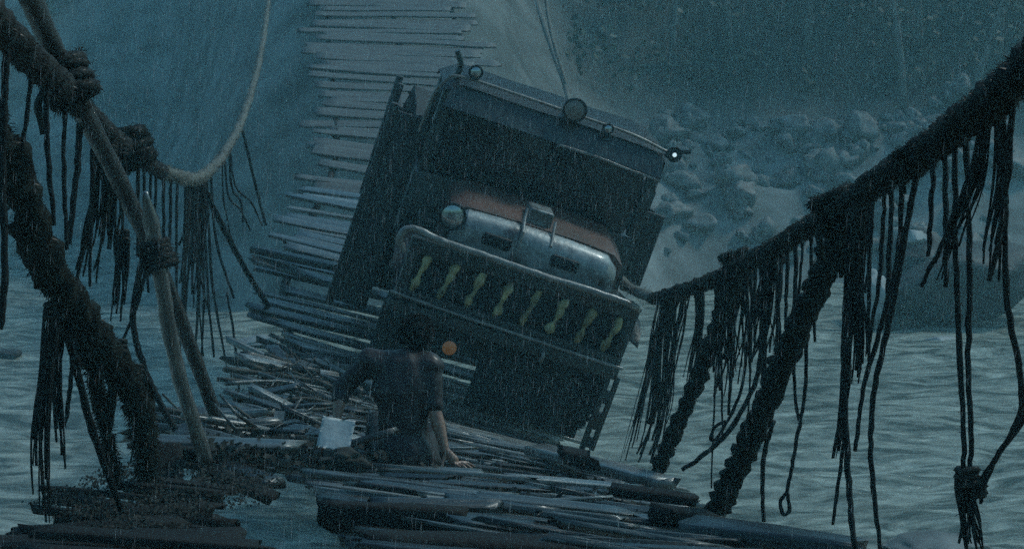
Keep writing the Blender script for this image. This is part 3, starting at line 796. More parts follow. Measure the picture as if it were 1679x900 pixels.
for (px, y0, y1, d_) in [(226, 255, 420, 9.6), (236, 262, 480, 10), (248, 268, 400, 10.6), (256, 275, 440, 11), (268, 283, 470, 11.6), (280, 287, 420, 12.3), (290, 290, 560, 13)]:
    s = rnd.uniform(-10, 10)
    hang([(px, y0, d_), (px + s * .3, (y0 + y1) / 2, d_), (px + s, y1, d_)], rnd.uniform(.008, .013), 'strand in the left fringe between the shaggy lump and the low point', GL)
def rail_at(tab, px):
    for (x0_, y0_, d0_), (x1_, y1_, d1_) in zip(tab[:-1], tab[1:]):
        if min(x0_, x1_) <= px <= max(x0_, x1_):
            t = (px - x0_) / (x1_ - x0_); return y0_ + (y1_ - y0_) * t, d0_ + (d1_ - d0_) * t
for q in range(22):
    px = 286 + 62 * rnd.random() ** .8 if q < 18 else rnd.uniform(350, 380)
    y0, d_ = rail_at(LRAIL[5:10], px); y1 = rnd.uniform(400, 630) if q < 18 else rnd.uniform(330, 430)
    s = (px - 318) * rnd.uniform(.2, 1.0)
    hang([(px, y0, d_), (px + s * .15, y0 + 70, d_), (px + s * .6, (y0 + y1) / 2 + 30, d_), (px + s + rnd.uniform(-14, 18), y1, d_)], rnd.uniform(.007, .016), 'strand in the misty fringe under the lowest part of the left handrail', 'strands under the low left handrail')
tassel([(322, 300, 15), (328, 380, 15), (320, 460, 15), (318, 540, 15)], .22, 18, 'dense misty bundle hanging at the lowest point of the left handrail', flare=.45, rr=.011, short=.6)
hang([(372, 480, 16), (385, 560, 16), (392, 640, 16)], .012, 'lone misty strand trailing near the left deck edge')

# ------------------------------------------------------------------ debris on the deck
def deck_pt(px, py, d, lift=0):
    return P(px, py, d)


GB = 'broken branches heaped on the left of the deck'
for q in range(28):
    dd = rnd.uniform(9.6, 15.5)
    c, r, t, u = deck(dd)
    lat = -HALF + abs(rnd.gauss(0, .45)) + (.1 if dd > 12 else 0)
    base = c + r * lat + u * rnd.uniform(.03, .12)
    ang = rnd.gauss(0, .5) + (math.pi if rnd.random() < .5 else 0)
    dirn = (r * math.cos(ang) + t * math.sin(ang) + u * rnd.uniform(-.05, .16)).normalized()
    ln = rnd.uniform(.35, 1.1)
    pts = catmull([base - dirn * ln / 2, base + u * rnd.uniform(-.03, .05) + t * rnd.uniform(-.05, .05), base + dirn * ln / 2], 5)
    bm = bmesh.new(); rr = rnd.uniform(.014, .038)
    tube(bm, pts, lambda s: rr * (1 - .5 * s), 7, 0, 3, .25, 9)
    for e_ in range(2):
        a = pts[rnd.randrange(2, 8)]
        tube(bm, [a, a + (dirn + u * rnd.uniform(-.2, .6) + t * rnd.uniform(-1, 1)).normalized() * ln * .22, a + (dirn + u * rnd.uniform(0, .8)).normalized() * ln * .33], lambda s: rr * .4 * (1 - .5 * s), 5)
    o = obj('broken_branch', bm, M[rnd.choice(('twig', 'twig', 'plank_dark', 'plank'))]); tag(o, 'wet broken branch in the heap along the left deck edge', 'branch', GB)

bm = bmesh.new()
for q in range(90):
    dd = rnd.choice((rnd.uniform(9.3, 10.4), rnd.uniform(9.3, 15.5)))
    c, r, t, u = deck(dd); lat = -HALF + abs(rnd.gauss(0, .42))
    p = c + r * lat + u * .05; s = rnd.uniform(.06, .15)
    leaf_cloud(bm, p, (s * 1.6, s, s * .7), 26, .05)
for q in range(70):   # matted litter on the near left stubs
    dd = rnd.uniform(5.9, 8.8); c, r, t, u = deck(dd)
    p = c + r * (-HALF + rnd.uniform(-.15, .55)) + u * .03; s = rnd.uniform(.04, .10)
    leaf_cloud(bm, p, (s * 1.8, s, s * .4), 46, .016)
for q in range(36):   # matted roots on the right of the near deck
    dd = rnd.uniform(8.3, 11.0); c, r, t, u = deck(dd)
    p = c + r * rnd.gauss(.75, .25) + u * .04; s = rnd.uniform(.04, .09)
    leaf_cloud(bm, p, (s * 1.6, s, s * .5), 22, .045)
o = obj('plant_litter', bm, M['brush'], smooth=False); tag(o, kind='stuff')

# splintered slats lying loose across the left of the deck
GS = 'splintered slats loose on the left of the deck'
for q in range(40):
    dd = rnd.uniform(9.4, 17.0); c, r, t, u = deck(dd); lat = -HALF + rnd.uniform(-.05, .8)
    o = obj('splintered_slat', plank_mesh(rnd.uniform(.35, 1.0), rnd.uniform(.07, .17), rnd.uniform(.03, .06), rnd.uniform(0, 50)), M[rnd.choice(('plank', 'plank_pale', 'plank_dark'))])
    yaw = Matrix.Rotation(rnd.gauss(0, .45), 3, u) @ Matrix.Rotation(rnd.gauss(0, .2), 3, t) @ Matrix.Rotation(rnd.gauss(0, .4), 3, r)
    r2 = yaw @ r; t2 = yaw @ t
    place(o, c + r * lat + u * rnd.uniform(.06, .1), r2, t2, r2.cross(t2))
    tag(o, 'splintered slat lying loose over the planks left of the truck', 'slat', GS)

GN = 'broken slats strewn over the near deck'
for q in range(120):
    dd = 6.6 + 7.2 * rnd.random() ** .8; c, r, t, u = deck(dd)
    ln = rnd.uniform(.25, 1.0)
    lo_ = (interp(GAP_R, dd)[0] + ln / 2 + .05) if dd < 9.6 else -HALF + ln / 2
    lat = rnd.uniform(lo_, HALF - ln * .35)
    if abs(dd - 10.25) < .3 and -.75 < lat < .35: continue
    sm = rnd.choice(('plank', 'plank_pale', 'plank_pale', 'plank_dark')) if dd > 8 else rnd.choice(('plank', 'plank_dark'))
    o = obj('splintered_slat', plank_mesh(ln, rnd.uniform(.03, .08), rnd.uniform(.015, .035), rnd.uniform(0, 50), .09), M[sm])
    yaw = Matrix.Rotation(rnd.gauss(-.03, .13), 3, u) @ Matrix.Rotation(rnd.gauss(0, .05), 3, t) @ Matrix.Rotation(rnd.gauss(0, .3), 3, r)
    r2 = yaw @ r; t2 = yaw @ t
    place(o, c + r * lat + u * rnd.uniform(.045, .085), r2, t2, r2.cross(t2))
    tag(o, 'thin broken slat strewn across the near planks between the man and the bottom edge', 'slat', GN)

# pale square board by the man's left hand
bm = bmesh.new(); bmesh.ops.create_grid(bm, x_segments=10, y_segments=10, size=1)
for v in bm.verts:
    x, y = v.co.x, v.co.y
    v.co = Vector((x * .093, .006 * math.sin(x * 2 + y) + .004 * noise.noise(Vector((x * 3, y * 3, 0))), y * .092))
r_ = bmesh.ops.solidify(bm, geom=bm.faces[:], thickness=.008)
o = obj('square_board', bm, M['sheet']); tag(o, 'pale square board leaning beside the man by his hand', 'board')
o.matrix_world = Matrix.Translation(P(551, 710, 9.55)) @ Matrix.Rotation(R(-34), 4, 'X') @ Matrix.Rotation(R(9), 4, 'Y')
rock('bundle', 560, 752, 9.5, (.17, .12, .07), M['brush'], 'dark soaked bundle under the pale square board', 21, .8, 4, .5)['category'] = 'bundle'


# ------------------------------------------------------------------ truck
O = P(790, 668, 15.6)
yb = Vector((-math.sin(R(4)), math.cos(R(4)), math.tan(R(8)))).normalized()
x0 = RIGHT * math.cos(R(19.5)) - UP * math.sin(R(19.5))
xa = (x0 - yb * x0.dot(yb)).normalized(); za = xa.cross(yb)
TM = Matrix(((xa.x, yb.x, za.x, O.x), (xa.y, yb.y, za.y, O.y), (xa.z, yb.z, za.z, O.z), (0, 0, 0, 1)))
truck = empty('truck', TM); tag(truck, 'old dark battered truck with a toothed grille tilting on the bridge', 'truck')


def part(name, build, m, parent=truck, smooth=True, dent=0.0):
    bm = bmesh.new(); build(bm)
    if dent:
        sd_ = rnd.uniform(0, 50)
        for v in bm.verts:
            v.co += noise.noise_vector(v.co * 2.2 + Vector((sd_, 0, 0))) * dent
    o = obj(name, bm, M[m] if isinstance(m, str) else m, parent)
    me = o.data
    try: me.set_sharp_from_angle(angle=R(40))
    except Exception: pass
    return o


def boxes(*bs, bev=.015):
    def f(bm):
        for lo, hi in bs: box(bm, lo, hi, bev)
    return f


part('chassis', boxes(((-.5, .15, .66), (-.38, 5.4, .84)), ((.38, .15, .66), (.5, 5.4, .84)), ((-.377, .9, .68), (.377, 1.0, .8)), ((-.377, 2.6, .68), (.377, 2.7, .8)), ((-.377, 4.2, .68), (.377, 4.3, .8))), 'black')
def axle(bm, y):
    tube(bm, [Vector((-.8, y, .47)), Vector((-.3, y, .47)), Vector((.3, y, .47)), Vector((.8, y, .47))], .06, 12)
    lathe(bm, [(.01, -.2), (.14, -.13), (.2, 0), (.14, .13), (.01, .2)], 'Y', 16, (.12, y, .47))
part('front_axle', lambda bm: axle(bm, .72), 'black')


def wheel(x, y, wd=.27):
    def f(bm):
        h = wd / 2
        lathe(bm, [(.26, -h * .7), (.33, -h), (.43, -h * .95), (.475, -h * .7), (.482, 0), (.475, h * .7), (.43, h * .95), (.33, h), (.26, h * .7)], 'X', 40)
        for k in range(26):     # lugs
            a = 2 * math.pi * k / 26
            for s in (-1, 1):
                mt = Matrix.Rotation(a + s * .06, 4, 'X')
                box(bm, (s * h * .08 if s > 0 else -h * .92, -.03, .465), (h * .92 if s > 0 else -h * .08, .03, .502), .006, 1, mt)
    o = part('wheel', f, 'tyre'); o.location = (x, y, .40)
    sx = 1 if x > 0 else -1
    def g(bm):
        lathe(bm, [(.27, .06 * sx), (.25, .03 * sx), (.2, .05 * sx), (.11, .10 * sx), (.1, .15 * sx), (.05, .18 * sx), (.01, .18 * sx)], 'X', 24)
        for k in range(6):
            a = k * math.pi / 3
            lathe(bm, [(.016, .07 * sx), (.016, .11 * sx), (.001, .11 * sx)], 'X', 8, (0, .16 * math.cos(a), .16 * math.sin(a)))
    part('rim', g, 'truck', o)
    return o


for x, y in ((-.93, .72), (.93, .72), (-1.0, 3.7), (1.0, 3.7), (-1.0, 4.75), (1.0, 4.75)): wheel(x, y)

# grille band
part('grille_panel', boxes(((-1.06, .14, .76), (1.04, .2, 1.34))), 'black', dent=.01)
part('grille_frame', boxes(((-1.1, .0, 1.2), (1.08, .12, 1.33)), ((-1.1, .0, .74), (1.08, .12, .84)), ((-1.1, .01, .842), (-1.0, .11, 1.198)), ((.98, .01, .842), (1.08, .11, 1.198))), 'truck', dent=.012)
part('bumper_bar', lambda bm: tube(bm, catmull([(-1.14, -.02, .79), (-.5, -.045, .775), (0, -.05, .77), (.5, -.045, .76), (1.1, -.02, .75)], 8), .016, 8, rough=.1), 'bar')
part('bumper', boxes(((-1.12, -.03, .62), (1.08, .1, .735))), 'truck', dent=.012)
part('grille_bar', lambda bm: tube(bm, catmull([(-1.13, .03, 1.18), (-1.2, -.02, 1.25), (-1.19, -.03, 1.36), (-1.08, -.03, 1.40), (-.85, -.04, 1.37), (-.4, -.06, 1.365), (.1, -.07, 1.355), (.6, -.06, 1.36), (.95, -.03, 1.345), (1.07, .02, 1.31)], 8), .034, 10, rough=.1), 'bar')
for k in range(8):
    x = -.93 + k * .262
    def f(bm, k=k, x=x):
        j = rnd.uniform(-.015, .015)
        pts = catmull([(x + .03, .05, 1.2), (x + .012 + j, -.005, 1.12), (x - .01, -.02, 1.02), (x - .02 + j, -.01, .93), (x - .03, .03, .85)], 6)
        q1, q2 = rnd.uniform(.018, .034), rnd.uniform(.016, .032)
        tube(bm, pts, lambda t: .017 + q1 * math.exp(-((t - .22) / .2) ** 2) + q2 * math.exp(-((t - .8) / .13) ** 2), 10, rough=.3, nscale=14)
    part('grille_tooth', f, 'tooth')

# hood: nose panel, lid, vents, filler housing
def loft_hood(bm, x0, x1, prof, nseg=14, crown=.03, round_=.12):
    rings = []
    for i in range(nseg + 1):
        u = i / nseg; x = x0 + (x1 - x0) * u
        e_ = min(u, 1 - u) * (x1 - x0)
        k = 0 if e_ > round_ else round_ - math.sqrt(max(0, round_ ** 2 - (round_ - e_) ** 2))
        ring = [bm.verts.new((x, y + k * (.6 if y < .9 else 0), z - k * (.7 if z > 1.4 else 0) + crown * (1 - (2 * u - 1) ** 2) * (1 if z > 1.4 else 0))) for y, z in prof]
        rings.append(ring)
    m_ = len(prof)
    for i in range(nseg):
        for k in range(m_):
            bm.faces.new((rings[i][k], rings[i][(k + 1) % m_], rings[i + 1][(k + 1) % m_], rings[i + 1][k]))
    bm.faces.new(rings[0][::-1]); bm.faces.new(rings[-1])
part('nose_panel', lambda bm: loft_hood(bm, -.76, .84, [(.36, 1.12), (.34, 1.3), (.35, 1.46), (.38, 1.54), (.44, 1.59), (.53, 1.615), (.53, 1.12)]), 'nose', dent=.012)
part('hood_lid', lambda bm: loft_hood(bm, -.80, .90, [(.54, 1.12), (.54, 1.62), (.8, 1.655), (1.1, 1.68), (1.5, 1.70), (1.5, 1.12)]), 'rust', dent=.014)
for x in (-.33, .33):
    part('vent', lambda bm, x=x: box(bm, (x - .14, .325, 1.385), (x + .14, .42, 1.50), .03, 3), 'black')
part('filler_housing', lambda bm: box(bm, (-.10, .62, 1.64), (.14, .95, 1.80), .025, 3), 'nose')
part('hood_latch', lambda bm: tube(bm, [Vector((-.13, .33, 1.42)), Vector((-.13, .36, 1.6)), Vector((-.13, .55, 1.7)), Vector((-.13, .6, 1.78))], .016, 8), 'bar')
part('hood_latch', lambda bm: tube(bm, [Vector((.16, .36, 1.55)), Vector((.16, .5, 1.66)), Vector((.16, .58, 1.74))], .014, 8), 'bar')
# fenders
def fender(bm, s):
    prof = [(.12, 1.02), (.2, 1.14), (.4, 1.2), (.8, 1.22), (1.2, 1.2), (1.5, 1.08), (1.7, .85)]
    xs = (.88, 1.0, 1.12, 1.2)
    rings = []
    for x in xs:
        drop = max(0, (x - 1.05)) * .5
        rings.append([bm.verts.new((s * x, y, z - drop)) for y, z in prof] )
    for i in range(len(xs) - 1):
        for k in range(len(prof) - 1): bm.faces.new((rings[i][k], rings[i][k + 1], rings[i + 1][k + 1], rings[i + 1][k]))
    bmesh.ops.solidify(bm, geom=bm.faces[:], thickness=.02)
for s in (-1, 1): part('fender', lambda bm, s=s: fender(bm, s), 'truck', dent=.015)


def lamp(name, c, r, lensmat, depth=.1):
    def f(bm): lathe(bm, [(.01, depth), (r * .55, depth * .9), (r * .95, depth * .3), (r * 1.02, 0), (r * 1.02, -.02), (r * .9, -.025), (r * .86, -.005)], 'Y', 26, c)
    o = part(name, f, 'black')
    def g(bm): lathe(bm, [(r * .86, -.008), (r * .6, -.022), (r * .3, -.03), (.001, -.033)], 'Y', 24, c)
    part('lens', g, lensmat, o)
    return o


lamp('headlight', (-.80, .24, 1.56), .125, 'lens', .16)
part('headlight_bracket', lambda bm: tube(bm, [Vector((-.8, .33, 1.2)), Vector((-.8, .33, 1.5))], .025, 8), 'black')
lamp('roof_lamp', (-.92, 1.42, 2.74), .07, 'lens')
lamp('horn', (.10, 1.40, 2.70), .118, 'bar', .22)
lamp('roof_lamp', (.47, 1.42, 2.63), .055, 'lens')
o = lamp('roof_lamp', (1.17, 1.42, 2.60), .075, 'black')
part('bulb', lambda bm: lathe(bm, [(.024, -.02), (.02, -.035), (.001, -.042)], 'Y', 16, (1.17, 1.42, 2.60)), 'lit', o)
part('lamp_arm', lambda bm: tube(bm, [Vector((1.1, 1.5, 2.55)), Vector((1.2, 1.5, 2.62)), Vector((1.33, 1.48, 2.67))], .022, 8), 'black')
o = part('marker_lamp', lambda bm: lathe(bm, [(.01, .06), (.06, .05), (.078, 0), (.07, -.01)], 'Y', 22, (-.47, -.05, .46)), 'black')
part('lens', lambda bm: lathe(bm, [(.07, -.006), (.05, -.025), (.001, -.035)], 'Y', 22, (-.47, -.05, .46)), 'amber', o)
part('lamp_bracket', boxes(((-.49, -.02, .5), (-.45, .02, .618)), bev=.005), 'black')

# cab
def cab(bm):
    box(bm, (-1.12, 1.52, .95), (1.12, 1.58, 1.66), .02)                  # cowl
    for s in (-1, 1):
        a, b_ = sorted((s * 1.03, s * 1.15))
        box(bm, (a, 1.585, .95), (b_, 2.75, 1.62), .02)                   # door panel
        box(bm, (a, 1.54, 1.665), (b_, 1.66, 2.50), .02)                  # front post
        box(bm, (a, 2.6, 1.625), (b_, 2.75, 2.50), .02)                   # rear post
    box(bm, (-1.025, 2.68, .95), (1.025, 2.74, 2.50), .02)                # back
part('cab_body', cab, 'truck', dent=.01)
def roof(bm):
    n_ = 14; prof = []
    rings = []
    for j in range(9):
        y = 1.46 + (2.8 - 1.46) * j / 8
        ring = []
        for i in range(n_ + 1):
            x = -1.18 + 2.36 * i / n_
            ex = max(0, abs(x) - .95) / .23; ey = max(0, abs(y - 2.13) - .47) / .2
            z = 2.66 - .13 * ex ** 2 - .08 * ey ** 2
            ring.append(bm.verts.new((x, y, z)))
        rings.append(ring)
    for j in range(8):
        for i in range(n_): bm.faces.new((rings[j][i], rings[j][i + 1], rings[j + 1][i + 1], rings[j + 1][i]))
    bmesh.ops.solidify(bm, geom=bm.faces[:], thickness=.05)
part('roof', roof, 'truck', dent=.012)
part('roof_trim_rim_light', lambda bm: tube(bm, catmull([(-1.24, 1.6, 2.0), (-1.23, 1.5, 2.38), (-1.17, 1.46, 2.56), (-1.05, 1.44, 2.65), (-.5, 1.43, 2.665), (.1, 1.43, 2.66), (.7, 1.43, 2.655), (1.1, 1.45, 2.6)], 6), .016, 8, rough=.1), 'bar')  # pale trim; its left bend paints the rim light on the roof corner
def visor(bm):
    vs_ = [bm.verts.new(p) for p in ((-1.08, 1.5, 2.56), (1.08, 1.5, 2.56), (1.12, 1.36, 2.34), (-1.12, 1.36, 2.34))]
    bm.faces.new(vs_); bmesh.ops.subdivide_edges(bm, edges=bm.edges[:], cuts=5, use_grid_fill=True)
    bmesh.ops.solidify(bm, geom=bm.faces[:], thickness=.02)
part('visor', visor, 'truck', dent=.014)
part('visor_trim', lambda bm: tube(bm, catmull([(.05, 1.34, 2.34), (.4, 1.34, 2.345), (.75, 1.34, 2.33), (1.12, 1.35, 2.32)], 5), .014, 8, rough=.1), 'bar')
for a, b_ in ((-1.0, -.02), (.02, 1.0)):
    part('windscreen', boxes(((a, 1.575, 1.68), (b_, 1.59, 2.49)), bev=.004), 'pane')
part('windscreen_post', boxes(((-.018, 1.555, 1.665), (.018, 1.61, 2.50)), bev=.006), 'truck')
for s in (-1, 1):
    part('wiper', lambda bm, s=s: (tube(bm, [Vector((s * .2, 1.56, 2.5)), Vector((s * .45, 1.555, 2.0))], .008, 6)), 'black')
part('steering_wheel', lambda bm: tube(bm, [Vector((-.45 + .2 * math.cos(a), 1.85 + .05 * math.sin(a), 1.62 + .19 * math.sin(a))) for a in [2 * math.pi * i / 24 for i in range(25)]], .016, 7), 'black')
o = part('seat', boxes(((-.95, 2.2, 1.2), (.95, 2.62, 1.4)), ((-.95, 2.55, 1.405), (.95, 2.66, 1.95)), bev=.05), 'black')
part('roof_vent_pipe', lambda bm: tube(bm, catmull([(-1.06, 1.62, 2.55), (-1.06, 1.62, 2.70), (-1.08, 1.61, 2.78), (-1.14, 1.6, 2.86)], 7), .030, 12, rough=.06), 'truck')
# bed: headboard, side boards and stakes
part('headboard', boxes(*[((-1.45, 2.86, .92 + k * .21), (1.45, 2.90, 1.115 + k * .21)) for k in range(4)]), 'wood', dent=.01)
part('side_flare', boxes(((-1.58, 1.78, .05), (-1.50, 1.90, 2.16)), ((-1.495, 1.81, .08), (-1.17, 1.86, 2.10))), 'wood', dent=.012)
part('headboard_edge', boxes(((1.452, 2.84, .92), (1.475, 2.92, 1.76)), ((1.345, 2.70, .98), (1.372, 2.79, 1.80))), 'bar')
for s in (-1, 1):
    a, b_ = sorted((s * 1.40, s * 1.45))
    part('side_board', boxes(*[((a, 2.905, .95 + k * .27), (b_, 5.6, 1.19 + k * .27)) for k in range(4)]), 'wood', dent=.012)
    for y in ((2.95, 3.6) if s < 0 else (2.95, 3.9, 4.85)):
        a2, b2 = sorted((s * 1.455, s * 1.52))
        part('stake', boxes(((a2, y, .85), (b2, y + .09, 2.22 if s < 0 else 1.8))), 'wood')
part('bed_floor', boxes(((-1.39, 2.91, .9), (1.39, 5.6, .96))), 'wood')
def cargo(bm):
    bmesh.ops.create_grid(bm, x_segments=20, y_segments=20, size=1)
    for v in bm.verts:
        x, y = v.co.x, v.co.y
        k = max(abs(x), abs(y))
        z = (1.96 if k < .9 else 1.96 - (k - .9) * 9) + .08 * noise.noise(Vector((x * 2.5, y * 2.5, 4)))
        v.co = Vector((x * 1.36, 4.25 + y * 1.3, z))
part('canvas_cover', cargo, 'canvas')
# dark panels added to black out the space under the bumper; steps right
part('dark_flap', lambda bm: box(bm, (-1.14, .24, -.08), (-.47, .27, .615), .01), 'black', dent=.01)
part('dark_infill_panel', lambda bm: box(bm, (-.467, .245, .34), (-.143, .265, .615), .008), 'black', dent=.008)  # added to darken the upper part of the gap
part('wing_board', boxes(((1.38, 2.72, 1.0), (1.60, 2.78, 1.80))), 'wood', dent=.008)
part('dark_flap', lambda bm: box(bm, (-.14, .24, -.10), (.96, .27, .615), .01), 'black', dent=.01)
part('side_step', lambda bm: [box(bm, (.985, -.02, -.1), (1.035, .03, .615), .006), box(bm, (1.075, -.02, -.08), (1.12, .03, .66), .006)] + [box(bm, (1.037, -.018, z), (1.073, .028, z + h), .004) for z, h in ((-.06, .10), (.12, .17), (.38, .13))], 'truck')
part('tow_hook', lambda bm: tube(bm, catmull([(.35, -.02, .69), (.35, -.1, .69), (.35, -.13, .64), (.35, -.09, .6), (.35, -.06, .63)], 4), .016, 8), 'bar')


# ------------------------------------------------------------------ man
def limb(bm, a, b_, r0, r1, sx=1.0, n_=7):
    """tapered capsule from a to b; sx widens it along camera right."""
    a, b_ = Vector(a), Vector(b_)
    for i in range(n_):
        t = i / (n_ - 1); c = a.lerp(b_, t); r = r0 + (r1 - r0) * t
        q = bmesh.ops.create_icosphere(bm, subdivisions=2, radius=1)
        for v in q['verts']: v.co = c + Vector((v.co.x * r * sx, v.co.y * r, v.co.z * r))


def fuse(name, build, m, parent, voxel=.012, smooth=4, fine=None):
    bm = bmesh.new(); build(bm)
    me = bpy.data.meshes.new('tmp'); bm.to_mesh(me); bm.free()
    o = bpy.data.objects.new('tmp', me); COL.objects.link(o)
    md = o.modifiers.new('r', 'REMESH'); md.mode = 'VOXEL'; md.voxel_size = voxel
    ms = o.modifiers.new('s', 'SMOOTH'); ms.iterations = smooth; ms.factor = .5
    bpy.context.view_layer.update()
    dg = bpy.context.evaluated_depsgraph_get()
    me2 = bpy.data.meshes.new_from_object(o.evaluated_get(dg))
    bpy.data.objects.remove(o)
    me2.name = name
    for p in me2.polygons: p.use_smooth = True
    me2.materials.clear(); me2.materials.append(M[m])
    o = bpy.data.objects.new(name, me2); COL.objects.link(o)
    if parent: o.parent = parent
    if fine: fine(me2)
    return o


MD = 10.3
seat = P(663, 762, MD)
man = empty('person', Matrix.Translation(seat))
tag(man, 'person in a dark T-shirt sitting with his back to the camera, facing the truck', 'person')
MI = man.matrix_world.inverted()
def Q(px, py, d=MD): return MI @ P(px, py, d)
hipc = Q(662, 745, MD + .02); chest = Q(662, 640, MD); upper = Q(663, 605, MD + .02); neck = Q(678, 588, MD + .05); head = Q(683, 553, MD + .08)
lsh, lel, lwr = Q(606, 592, MD), Q(561, 636, MD + .02), Q(553, 682, MD - .06)
rsh, rel, rwr = Q(706, 599, MD), Q(711, 668, MD - .06), Q(730, 738, MD - .12)
lhip, rhip = Q(640, 752, MD + .05), Q(688, 756, MD + .05)
lkn, rkn = Q(618, 690, MD + .52), Q(716, 705, MD + .50)
lft, rft = Q(610, 738, MD + .85), Q(722, 748, MD + .82)


def torso(bm, k=0.0):
    limb(bm, hipc, Q(662, 700, MD), .135 + k, .122 + k, 1.16)
    limb(bm, Q(662, 700, MD), chest, .122 + k, .135 + k, 1.18)
    limb(bm, chest, upper, .138 + k, .120 + k, 1.34)
    limb(bm, upper, lsh, .10 + k, .072 + k); limb(bm, upper, rsh, .10 + k, .072 + k)
    limb(bm, upper, neck, .085 + k, .058 + k)


def hand(bm, wr, palm, dirs, thumb, r=.0095):
    limb(bm, wr, palm, .026, .032, 1.1, 5)
    for base, mid, tip in dirs:
        limb(bm, base, mid, r * 1.1, r, 1, 6); limb(bm, mid, tip, r, r * .8, 1, 6)
    limb(bm, thumb[0], thumb[1], .013, .0105, 1, 5); limb(bm, thumb[1], thumb[2], .0105, .009, 1, 5)


def body(bm):
    torso(bm)
    limb(bm, neck, head, .056, .06)
    limb(bm, head + Vector((0, 0, .02)), head + Vector((0, .015, .035)), .088, .090, .92, 4)
    limb(bm, head + Vector((0, .03, -.03)), head + Vector((0, .055, -.075)), .068, .045, .95, 4)      # jaw
    limb(bm, head + Vector((0, .095, .015)), head + Vector((0, .118, -.018)), .010, .015, 1, 4)        # nose
    for s in (-1, 1):
        limb(bm, head + Vector((s * .083, .005, .02)), head + Vector((s * .088, .0, -.02)), .014, .011, .6, 4)  # ears
        limb(bm, head + Vector((s * .034, .082, .03)), head + Vector((s * .036, .084, .03)), .014, .013, 1, 2)
    limb(bm, head + Vector((-.02, .092, -.045)), head + Vector((.02, .092, -.045)), .011, .011, 1, 4)   # mouth
    for a, e_, w_ in ((lsh, lel, lwr), (rsh, rel, rwr)):
        limb(bm, a, e_, .060, .043); limb(bm, e_, e_.lerp(w_, .4), .043, .044); limb(bm, e_.lerp(w_, .4), w_, .044, .027)
    for h_, k_, f_ in ((lhip, lkn, lft), (rhip, rkn, rft)):
        limb(bm, h_, k_, .085, .058, 1, 9); limb(bm, k_, k_.lerp(f_, .4), .056, .056); limb(bm, k_.lerp(f_, .4), f_, .056, .036)
    # right hand pressed on the planks, fingers spread to the right
    pr = rwr + Vector((.045, .0, -.055))
    ds = []
    for i in range(4):
        b0 = pr + Vector((.012 + .012 * i, -.03 + .019 * i, -.02))
        out_ = Vector((.030 + .006 * i, -.030 + .016 * i, -.012)) * (1, 1.08, 1.05, .9)[i]
        m0 = b0 + out_; ds.append((b0, m0, m0 + out_ * .8 + Vector((0, 0, -.014))))
    hand(bm, rwr, pr, ds, (rwr + Vector((-.005, -.02, -.04)), rwr + Vector((-.018, -.038, -.065)), rwr + Vector((-.012, -.048, -.088))))
    pl = lwr + Vector((-.005, -.01, -.055)); ds = []
    for i in range(4):
        b0 = pl + Vector((-.03 + .019 * i, -.008, -.02))
        out_ = Vector((-.008 + .006 * i, -.02, -.030)) * (.9, 1.05, 1.08, 1)[i]
        m0 = b0 + out_; ds.append((b0, m0, m0 + out_ * .7 + Vector((0, .012, -.006))))
    hand(bm, lwr, pl, ds, (lwr + Vector((.025, -.005, -.035)), lwr + Vector((.042, -.02, -.055)), lwr + Vector((.04, -.035, -.078))))


fuse('body', body, 'skin', man, .0055, 3)
def shirt(bm):
    torso(bm, .014)
    limb(bm, lsh, lsh.lerp(lel, .97), .073, .060); limb(bm, rsh, rsh.lerp(rel, .95), .073, .060)
    limb(bm, lel.lerp(lwr, -.02), lel.lerp(lwr, .35), .058, .054)
    limb(bm, Q(662, 735, MD - .01), Q(668, 752, MD - .03), .155, .16, 1.12, 4)
def folds(me):
    for v in me.vertices:
        p = v.co
        v.co = p + v.normal * (.008 * noise.noise(Vector((p.x * 14, p.y * 8, p.z * 5))) + .007 * noise.noise(Vector((p.x * 9 + p.z * 13, p.y * 9, p.z * 11))) )
fuse('shirt', shirt, 'shirt', man, .010, 6, folds)
def trousers(bm):
    limb(bm, lhip, rhip, .135, .135, 1, 5)
    for h_, k_, f_ in ((lhip, lkn, lft), (rhip, rkn, rft)):
        limb(bm, h_, k_, .098, .072, 1, 9); limb(bm, k_, f_, .072, .055, 1, 8)
fuse('trousers', trousers, 'trouser', man, .012, 5, folds)
for f_ in (lft, rft):
    def shoe(bm, f_=f_):
        limb(bm, f_ + Vector((0, 0, 0)), f_ + Vector((0, -.01, -.06)), .05, .05); limb(bm, f_ + Vector((0, 0, -.07)), f_ + Vector((0, .17, -.08)), .046, .038, 1.05)
    fuse('boot', shoe, 'shoe', man, .01, 3)
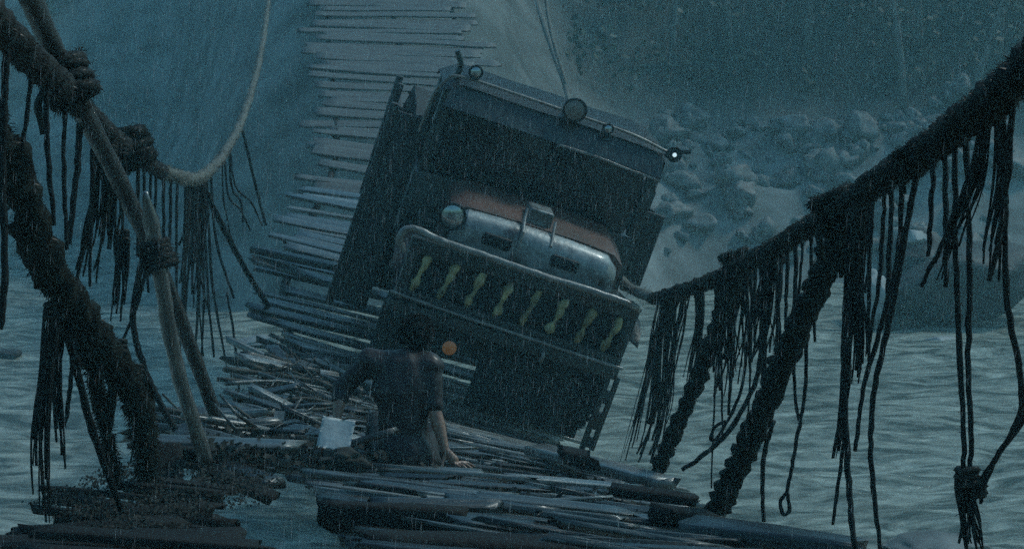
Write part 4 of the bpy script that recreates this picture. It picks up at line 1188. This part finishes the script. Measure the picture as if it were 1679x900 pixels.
def hair(bm):
    for _ in range(150):
        d_ = Vector((rnd.gauss(0, 1), rnd.gauss(0, 1), rnd.gauss(0, 1))).normalized()
        if d_.y > .45 and d_.z < .45: continue
        if d_.z < -.62: continue
        c = head + Vector((0, -.005, .03)) + Vector((d_.x * .080, d_.y * .080, d_.z * .088))
        q = bmesh.ops.create_icosphere(bm, subdivisions=1, radius=rnd.uniform(.018, .031))
        for v in q['verts']: v.co += c
    limb(bm, head + Vector((0, -.02, .03)), head + Vector((0, -.03, -.05)), .088, .06, 1, 5)
def curl(me):
    for v in me.vertices:
        p = v.co; v.co = p + v.normal * .010 * noise.noise(p * 60)
ho_ = fuse('hair', hair, 'hair', man, .007, 1, curl)
bm = bmesh.new()
for _ in range(700):   # loose curls that break the outline
    d_ = Vector((rnd.gauss(0, 1), rnd.gauss(0, 1), rnd.gauss(0, 1))).normalized()
    if (d_.y > .45 and d_.z < .45) or d_.z < -.6: continue
    c = head + Vector((d_.x * .099, d_.y * .099 - .005, d_.z * .107 + .03))
    t1 = d_.orthogonal().normalized() * rnd.uniform(-.02, .02)
    tube(bm, [c - d_ * .01, c + d_ * .008 + t1, c + d_ * rnd.uniform(.006, .018) - t1], .0022, 3, cap=False)
obj('hair_curls', bm, M['hair'], ho_)

# ------------------------------------------------------------------ rain
rm = bpy.data.materials.new('rain_water'); rm.use_nodes = True
b = rm.node_tree.nodes['Principled BSDF']; b.inputs['Base Color'].default_value = (.8, .85, .88, 1); b.inputs['Roughness'].default_value = .15; b.inputs['Alpha'].default_value = .16
vs = []; fs = []
for _ in range(22000):
    dd = rnd.uniform(3.5, 26); px = rnd.uniform(-250, 1930); py = rnd.uniform(-250, 1000)
    p = P(px, py, dd)
    if p.z < .1: continue
    ln = rnd.uniform(.02, .09) * (.4 + dd * .05); rr = .0005 + .00005 * dd
    a = len(vs); dx = ln * .06
    vs += [(p.x - rr, p.y, p.z), (p.x + rr, p.y, p.z), (p.x, p.y + rr, p.z), (p.x + dx, p.y, p.z + ln * .6), (p.x, p.y, p.z - ln * .4)]
    fs += [(a, a + 1, a + 3), (a + 1, a + 2, a + 3), (a + 2, a, a + 3), (a, a + 1, a + 4), (a + 1, a + 2, a + 4), (a + 2, a, a + 4)]
o = obj('rain', (vs, [], fs), rm); tag(o, kind='stuff')
